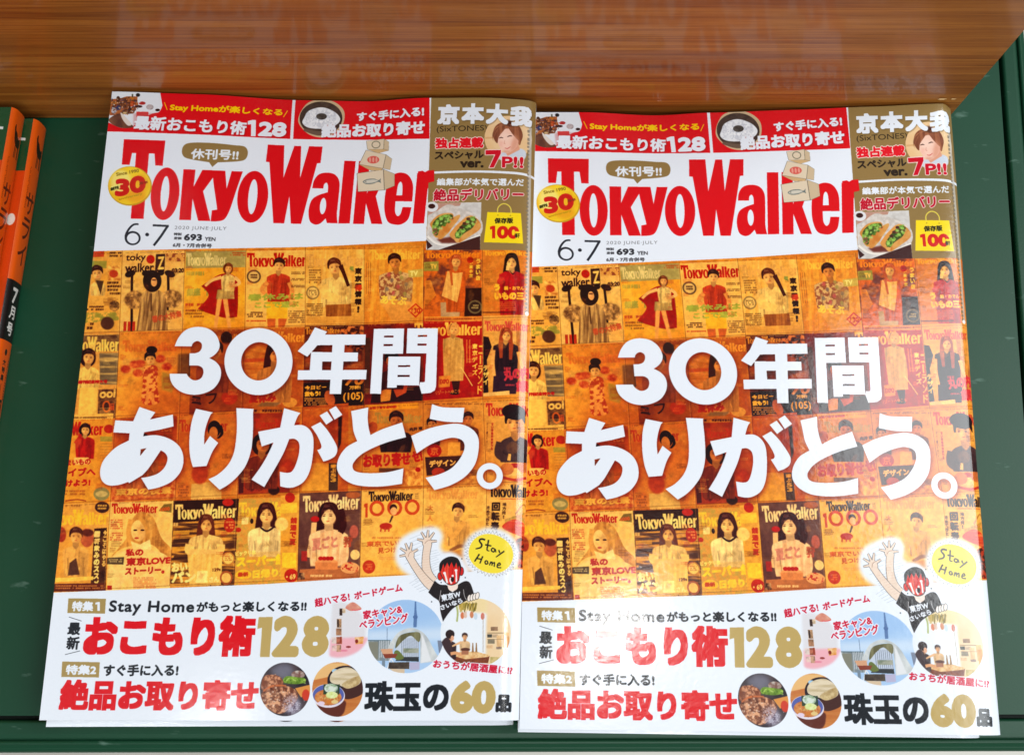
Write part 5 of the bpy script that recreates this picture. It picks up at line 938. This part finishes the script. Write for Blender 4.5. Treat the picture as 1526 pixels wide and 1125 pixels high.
# ================================================================== mesh helpers
def link(name, verts, faces, material, parent=None, uvs=None, smooth=False):
    me = bpy.data.meshes.new(name); me.from_pydata([tuple(map(float, v)) for v in verts], [], faces)
    if uvs is not None:
        ul = me.uv_layers.new(name='UVMap')
        for p in me.polygons:
            for li in p.loop_indices: ul.data[li].uv = uvs[me.loops[li].vertex_index]
    me.materials.append(material); me.update()
    if smooth:
        for p in me.polygons: p.use_smooth = True
    o = bpy.data.objects.new(name, me); C.objects.link(o); o.parent = parent
    return o
def thing(name, label, cat, loc=(0, 0, 0), group=None):
    o = bpy.data.objects.new(name, None); C.objects.link(o); o.location = loc; o.empty_display_size = .02
    o['label'] = label; o['category'] = cat
    if group: o['group'] = group
    return o
def box(name, x0, x1, y0, y1, z0, z1, material, parent=None, bevel=0.):
    bm = bmesh.new(); bmesh.ops.create_cube(bm, size=1)
    for v in bm.verts: v.co = Vector(((x0+x1)/2+v.co.x*(x1-x0), (y0+y1)/2+v.co.y*(y1-y0), (z0+z1)/2+v.co.z*(z1-z0)))
    if bevel: bmesh.ops.bevel(bm, geom=bm.edges[:], offset=bevel, segments=3, affect='EDGES')
    me = bpy.data.meshes.new(name); bm.to_mesh(me); bm.free(); me.materials.append(material)
    o = bpy.data.objects.new(name, me); C.objects.link(o); o.parent = parent
    return o

# ================================================================== setting
fl = link('floor', [(-1.5, -1.5, -.62), (1.5, -1.5, -.62), (1.5, 1.5, -.62), (-1.5, 1.5, -.62)], [(0, 1, 2, 3)], M_floor); fl['kind'] = 'structure'

shelf = thing('display_shelf', 'dark green painted display shelf with rounded rails under the magazines', 'shelf', (0, .1, 0))
X0, X1, Y0 = -.75, .2535, -.0365          # panel: its right side leans a little, front edge at Y0
def P(x, y, z): return (x, y-.1, z)
pv = [P(X0, Y0, 0), P(.2405, Y0-.0015, 0), P(.2610, .36, 0), P(X0, .36, 0)]
link('shelf_panel', pv+[(v[0], v[1], -.02) for v in pv], [(0, 1, 2, 3), (7, 6, 5, 4), (0, 4, 5, 1), (1, 5, 6, 2), (2, 6, 7, 3), (3, 7, 4, 0)], M_green, shelf)
def rail(name, a, c, prof, up_out):
    """sweep a rail profile (offset outwards, z) from point a to point c"""
    a, c = Vector(a), Vector(c); vs = []
    for p in (a, c):
        for d, z in prof: vs.append((p.x+up_out[0]*d, p.y+up_out[1]*d-.1, z))
    n = len(prof); fs = [(i, i+1, n+i+1, n+i) for i in range(n-1)]
    if up_out[0]: fs = [f[::-1] for f in fs]
    return link(name, vs, fs, M_green, shelf, smooth=False)
def arc(cx, cz, r, a0, a1, n=7): return [(cx+r*math.cos(math.radians(a0+(a1-a0)*i/n)), cz+r*math.sin(math.radians(a0+(a1-a0)*i/n))) for i in range(n+1)]
prof = [(.0, -.008), (0, -.0012)]+arc(.0015, -.0012, .0015, 180, 90)+[(.0062, .0004)]+[(.0092, -.0004)]+arc(.0100, .0004, .0010, 200, 20, 5)+arc(.0112, -.0040, .0038, 70, 0)+[(.0152, -.020), (.0152, -.05)]
fr = rail('front_rail', (X0, -.0385, 0), (.30, -.0400, 0), [(d*.94, z) for d, z in prof], (0, -1))
sr = rail('side_rail', (.2425, -.040, 0), (.2632, .36, 0), [(d*.92, z) for d, z in prof], (1, 0))
box('groove_strip', X0, .262, -.0425-.1, Y0-.0002-.1, -.012, -.006, M_gap, shelf)
link('groove_strip', [P(.238, -.0364, -.006), P(.2435, -.0364, -.006), P(.264, .36, -.006), P(.2585, .36, -.006)], [(0, 1, 2, 3)], M_gap, shelf)
box('apron', X0, .24, -.0505-.1, -.047-.1, -.12, -.021, M_green, shelf)

board = thing('wooden_divider', 'varnished brown wooden panel standing upright behind the magazines', 'panel', (0, .2548, 0))
bd = box('panel', -.80, .2279, 0, .016, .0006, .60, M_wood, board, bevel=.0006)
# a chip knocked out of the veneer near the right corner
def chip(x, z, s):
    v = [(x+math.cos(t)*s*(1.6 if i % 2 else 1.0)*random.uniform(.5, 1.1), -.0004, z+math.sin(t)*s*random.uniform(.3, .7)) for i, t in enumerate(np.linspace(0, 6.0, 9))]
    link('chip', v, [tuple(range(9))], M_chip, board)
chip(.2160, .0205, .0022); chip(.2215, .0208, .0012)

# ================================================================== magazines
def grid_cover(corners, zc, curl, waves, thick, NS=96, NT=72, spine_w=.05, lift=0.):
    """cover sheet: corners TL,TR,BR,BL (x,y); zc their heights; curl = drop at the spine; waves(s,t) = extra height"""
    (TL, TR, BR, BL) = [np.array(c, float) for c in corners]
    vs, uv = [], []
    ss = np.concatenate([np.linspace(0, 1-spine_w, NS-14, endpoint=False), np.linspace(1-spine_w, 1, 15)])
    for j in range(NT+1):
        t = j/NT
        for s in ss:
            q = max(0, (s-(1-spine_w))/spine_w)
            p = (TL*(1-s)+TR*s)*(1-t)+(BL*(1-s)+BR*s)*t
            z = (zc[0]*(1-s)+zc[1]*s)*(1-t)+(zc[3]*(1-s)+zc[2]*s)*t
            z += waves(s, t) - curl*(.55*q**2.2+.45*q**7)
            vs.append((p[0], p[1], z)); uv.append((s, 1-t))
    n = len(ss); fs = [(j*n+i, (j+1)*n+i, (j+1)*n+i+1, j*n+i+1) for j in range(NT) for i in range(n-1)]
    return vs, fs, uv, n
def magazine(name, label, corners, zc, curl, waves, thick, cover_mat, group=None, inset=.0012, pages_mat=None, cat='magazine', page_shift=(0, 0), sp_mat=None):
    cx = sum(c[0] for c in corners)/4; cy = sum(c[1] for c in corners)/4
    cs = [(c[0]-cx, c[1]-cy) for c in corners]; zb = min(zc)-thick-curl*.0
    t = thing(name, label, cat, (cx, cy, zb), group)
    vs, fs, uv, n = grid_cover(cs, [z-zb for z in zc], curl, waves, thick)
    th = .00022
    # cover sheet with real thickness
    N = len(vs); V = vs+[(x, y, z-th) for x, y, z in vs]; F = list(fs)+[tuple(N+i for i in f[::-1]) for f in fs]
    rows = N//n
    ring = [i for i in range(n)]+[(r+1)*n-1 for r in range(1, rows)]+[(rows-1)*n+i for i in range(n-2, -1, -1)]+[r*n for r in range(rows-2, 0, -1)]
    F += [(ring[k], ring[(k+1) % len(ring)], N+ring[(k+1) % len(ring)], N+ring[k])[::-1] for k in range(len(ring))]
    link('front_cover', V, F, cover_mat, t, uvs=uv+uv, smooth=False)
    me = bpy.data.objects  # smooth only the broad faces
    fc = t.children[0] if t.children else None
    # page block: follows the cover's underside
    def under(s_idx, r): return vs[r*n+s_idx]
    bm_v, bm_f = [], []
    step = 4; cols = list(range(0, n-1, step))+[n-1]; rws = list(range(0, rows-1, step))+[rows-1]
    for r in rws:
        for c in cols:
            x, y, z = vs[r*n+c]; k = 1-inset/.1
            x2, y2 = x*k+page_shift[0], y*k+page_shift[1]
            bm_v.append((x2, y2, z-th-.00018))
    nb = len(bm_v); nc = len(cols)
    for r in range(len(rws)):
        for c in range(nc):
            x, y, z = bm_v[r*nc+c]; bm_v.append((x, y, min(.0004, z-.0006)))
    for r in range(len(rws)-1):
        for c in range(nc-1):
            a = r*nc+c; bm_f.append((a, a+nc, a+nc+1, a+1)); bm_f.append((nb+a, nb+a+1, nb+a+nc+1, nb+a+nc))
    R_ = [i for i in range(nc)]+[(r+1)*nc-1 for r in range(1, len(rws))]+[(len(rws)-1)*nc+i for i in range(nc-2, -1, -1)]+[r*nc for r in range(len(rws)-2, 0, -1)]
    for k in range(len(R_)): a, b2 = R_[k], R_[(k+1) % len(R_)]; bm_f.append((b2, a, nb+a, nb+b2))
    link('page_block', bm_v, bm_f, pages_mat or M_page, t)
    # back cover and glued spine
    bc = [(c[0], c[1]) for c in cs]
    link('back_cover', [(x, y, .0002) for x, y in bc]+[(x, y, 0) for x, y in bc], [(3, 2, 1, 0), (4, 5, 6, 7), (0, 1, 5, 4), (1, 2, 6, 5), (2, 3, 7, 6), (3, 0, 4, 7)], M_back, t)
    sv = []
    for r in range(rows): x, y, z = vs[r*n+n-1]; sv += [(x, y, z), (x+.0002, y, .0001)]
    link('spine', sv, [(2*r, 2*r+1, 2*r+3, 2*r+2) for r in range(rows-1)], sp_mat or M_back, t)
    return t

def cub(x, xs, ys):
    xs = np.array(xs); i = int(np.clip(np.searchsorted(xs, x)-1, 0, len(xs)-2)); u = (x-xs[i])/(xs[i+1]-xs[i]); u = u*u*(3-2*u); return ys[i]*(1-u)+ys[i+1]*u
def wavesL(s, t):
    w = cub(s, [0, .2, .42, .58, .75, .88, 1.0], [.0, -.0010, -.0042, -.0040, .0006, .0016, .0])*math.exp(-t/.07)
    w += .0007*math.sin(s*7+1)*math.sin(t*5+.5) + .0005*math.cos(s*3-t*9)
    return w*(1 if s > .01 else .95)
def wavesR(s, t):
    w = cub(s, [0, .12, .30, .42, .62, .80, .97, 1.0], [.0, .0, -.0034, -.0012, .0, .0012, .0030, .0])*math.exp(-t/.06)
    w += .0007*math.sin(s*6+2.4)*math.sin(t*6+1.5) + .0005*math.cos(s*4+t*7+1)
    return w
GRP = 'stacked copies of the orange and white magazine'
LC = [(-.1919, .2535), (.0143, .2522), (.0052, -.0384), (-.2009, -.0377)]
RC = [(.0121, .2496), (.2236, .2538), (.2132, -.0453), (.0049, -.042)]
magazine('magazine', 'orange and white magazine on top of the left stack, beside the orange-spined magazines', LC, (.029, .0237, .0192, .020), .0027, wavesL, .0055, M_cover, GRP)
magazine('magazine', 'orange and white magazine on top of the right stack, beside the green side rail', RC, (.0155, .0137, .0157, .0172), .0026, wavesR, .0055, M_cover, GRP)
def flat(s, t): return .0003*math.sin(s*9+t*4)
def off(c, dx, dy, a=0.):
    cx = sum(p[0] for p in c)/4; cy = sum(p[1] for p in c)/4; ca, sa = math.cos(a), math.sin(a)
    return [(cx+(p[0]-cx)*ca-(p[1]-cy)*sa+dx, cy+(p[0]-cx)*sa+(p[1]-cy)*ca+dy) for p in c]
LU = off(LC, .0006, -.0030, .0018)
magazine('magazine', 'copy showing only as a thin edge below the top magazine of the left stack', [LU[0], (LU[1][0]-.004, LU[1][1]), (LU[2][0]-.004, LU[2][1]), LU[3]], (.0225, .0150, .0085, .0140), .003, flat, .0060, M_cover, GRP)
RU = off(RC, -.0018, -.0012, .0012)
magazine('magazine', 'copy showing only as a thin edge below the top magazine of the right stack', [RU[0], (RU[1][0]-.003, RU[1][1]), (RU[2][0]-.005, RU[2][1]-.0006), (RU[3][0]+.001, RU[3][1]-.0004)], (.0100, .0080, .0110, .0125), .003, flat, .0060, M_cover, GRP)

# ---- orange-spined magazines at the left
def make_spine_art(seed):
    """spine print: 90 wide x 2000 tall, read from the top"""
    g.img = np.empty((2000, 120, 3), np.float32); g.img[:] = colr((236, 92, 12)); g.H = np.eye(3); g.o = (0., 0.); g.s = 1.
    global TW, TH
    K = (40, 22, 14)
    # walking camel
    poly(curve([(32, 62), (40, 50), (46, 70), (60, 78), (72, 92), (84, 96), (98, 92), (104, 110), (92, 128), (60, 124), (44, 108), (36, 80)]), K)
    for x in (58, 68, 86, 94): line(x, 118, x-4+random.random()*8, 168, 5, K)
    for i, ch in enumerate('サライ'): text(ch, 22, 345+i*92, 98, 345+i*92, 80, (90, 30, 14), 1.5)
    poly([(0, 590), (120, 590), (120, 800), (0, 800)], (26, 20, 20)); 
    text('7', 36, 668, 84, 668, 56, (240, 236, 230), 3); text('月', 34, 722, 86, 722, 46, (240, 236, 230), 2); text('号', 34, 780, 86, 780, 46, (240, 236, 230), 2)
    ell(60, 838, 11, 11, K)
    for i, ch in enumerate('大特集'): text(ch, 46, 884+i*26, 74, 884+i*26, 22, K, 1)
    line(60, 946, 60, 990, 4, K)
    dashes(18, 175, 28, 330, 24, (150, 50, 16), .7); dashes(96, 850, 112, 1000, 16, K, .6); stroke([(20, 1500), (70, 1460), (104, 1500)], (236, 200, 150), w=7); stroke([(20, 1460), (60, 1500), (104, 1455)], (236, 200, 150), w=7); dashes(24, 1680, 96, 1960, 12, K, .8)
    for i, ch in enumerate('日本茶で長生き'): text(ch, 22, 1072+i*84, 98, 1072+i*84, 74, K, 1.6)
    g.img += (rng.random((2000, 120, 1)).astype(np.float32)-.5)*.03
    return np.clip(g.img, 0, 1)
def make_orange_cover():
    g.img = np.empty((1200, 860, 3), np.float32); g.img[:] = colr((222, 70, 14)); g.H = np.eye(3); g.o = (0., 0.); g.s = 1.
    rect(0, 0, 860, 118, (26, 78, 44)); text('7', 812, 62, 836, 62, 30, (236, 236, 230), 2); poly([(812, 40), (850, 44), (850, 50), (812, 47)], (236, 236, 230))
    ell(846, 226, 9, 13, (240, 232, 220)); poly(curve([(560, 620), (700, 540), (860, 560), (860, 900), (640, 940), (520, 800)]), (236, 240, 226))
    for i in range(30): a = random.random()*6.3; x, y = 700+random.uniform(-150, 150), 720+random.uniform(-160, 170); poly(curve([(x, y, 1), (x+40*math.cos(a), y+40*math.sin(a)), (x+90*math.cos(a+.4), y+90*math.sin(a+.4), 1), (x+50*math.cos(a+.8), y+50*math.sin(a+.8))]), random.choice([(70, 130, 40), (104, 160, 60), (48, 98, 36)]))
    text('日本茶で長生き', 60, 420, 640, 420, 96, (250, 240, 220), 4)
    g.img += (rng.random((1200, 860, 1)).astype(np.float32)-.5)*.03
    return np.clip(g.img, 0, 1)
M_ospine = print_mat('orange_spine_print', make_spine_art(1), .3, .2)
M_ocov = print_mat('orange_cover_print', make_orange_cover(), .25, .3)
def orange_mag(label, tx, bx_, z0, z1, y1=.2482, L=.285, w=.21):
    """spine runs from (tx,y1) to (bx_,y1-L) and is gently rounded"""
    d = np.array([bx_-tx, -L]); d /= np.hypot(*d); nrm = np.array([d[1], -d[0]])      # nrm points to -x
    if nrm[0] > 0: nrm = -nrm
    o0 = np.array([tx, y1]); t = thing('magazine', label, 'magazine', (tx, y1, z0), 'stacked orange-spined magazines')
    vs, uv, fs = [], [], []; NV, NP = 40, 10; r = .0011
    pts = []
    for i in range(NP+1):
        a = i/NP; z = (z1-z0)*a; bulge = .0009*math.sin(math.pi*a)**.6 if 0 < a < 1 else 0
        rr = r*(max(0, (a-.82)/.18))**2
        pts.append((rr-bulge, z, a))
    for j in range(NV+1):
        v = j/NV
        for e, z, a in pts:
            p = d*L*v + nrm*e; vs.append((p[0], p[1], z)); uv.append((1-a, 1-v))
    n = NP+1; fs = [(j*n+i, (j+1)*n+i, (j+1)*n+i+1, j*n+i+1) for j in range(NV) for i in range(NP)]
    link('spine', vs, fs, M_ospine, t, uvs=uv, smooth=True)
    vs, uv = [], []; NS = 24
    for j in range(NV+1):
        v = j/NV
        for i in range(NS+1):
            u = i/NS; e = r+u*w; p = d*L*v+nrm*e
            vs.append((p[0], p[1], (z1-z0)-.0009*math.sin(min(1, u*14)*math.pi/2)-.0006*math.sin(u*9+v*3))); uv.append((1-u, 1-v))
    n = NS+1; fs = [(j*n+i, j*n+i+1, (j+1)*n+i+1, (j+1)*n+i) for j in range(NV) for i in range(NS)]
    link('front_cover', vs, [f[::-1] for f in fs], M_ocov, t, uvs=uv, smooth=True)
    b = []
    for (v, e) in ((.004, .002), (.996, .002), (.996, w-.001), (.004, w-.001)):
        p = d*L*v+nrm*e; b.append((p[0], p[1]))
    h = z1-z0
    link('page_block', [(x, y, .0003) for x, y in b]+[(x, y, h-.0022) for x, y in b], [(0, 1, 2, 3), (7, 6, 5, 4), (0, 4, 5, 1), (1, 5, 6, 2), (2, 6, 7, 3), (3, 7, 4, 0)], M_page, t)
    return t
orange_mag('orange-spined magazine lying flat on the shelf, its full spine nearest the white magazines', -.2362, -.2478, .0004, .0124)
orange_mag('orange-spined magazine on top, shifted left so only its spine top shows at the photo edge', -.2416, -.2545, .0128, .0242)
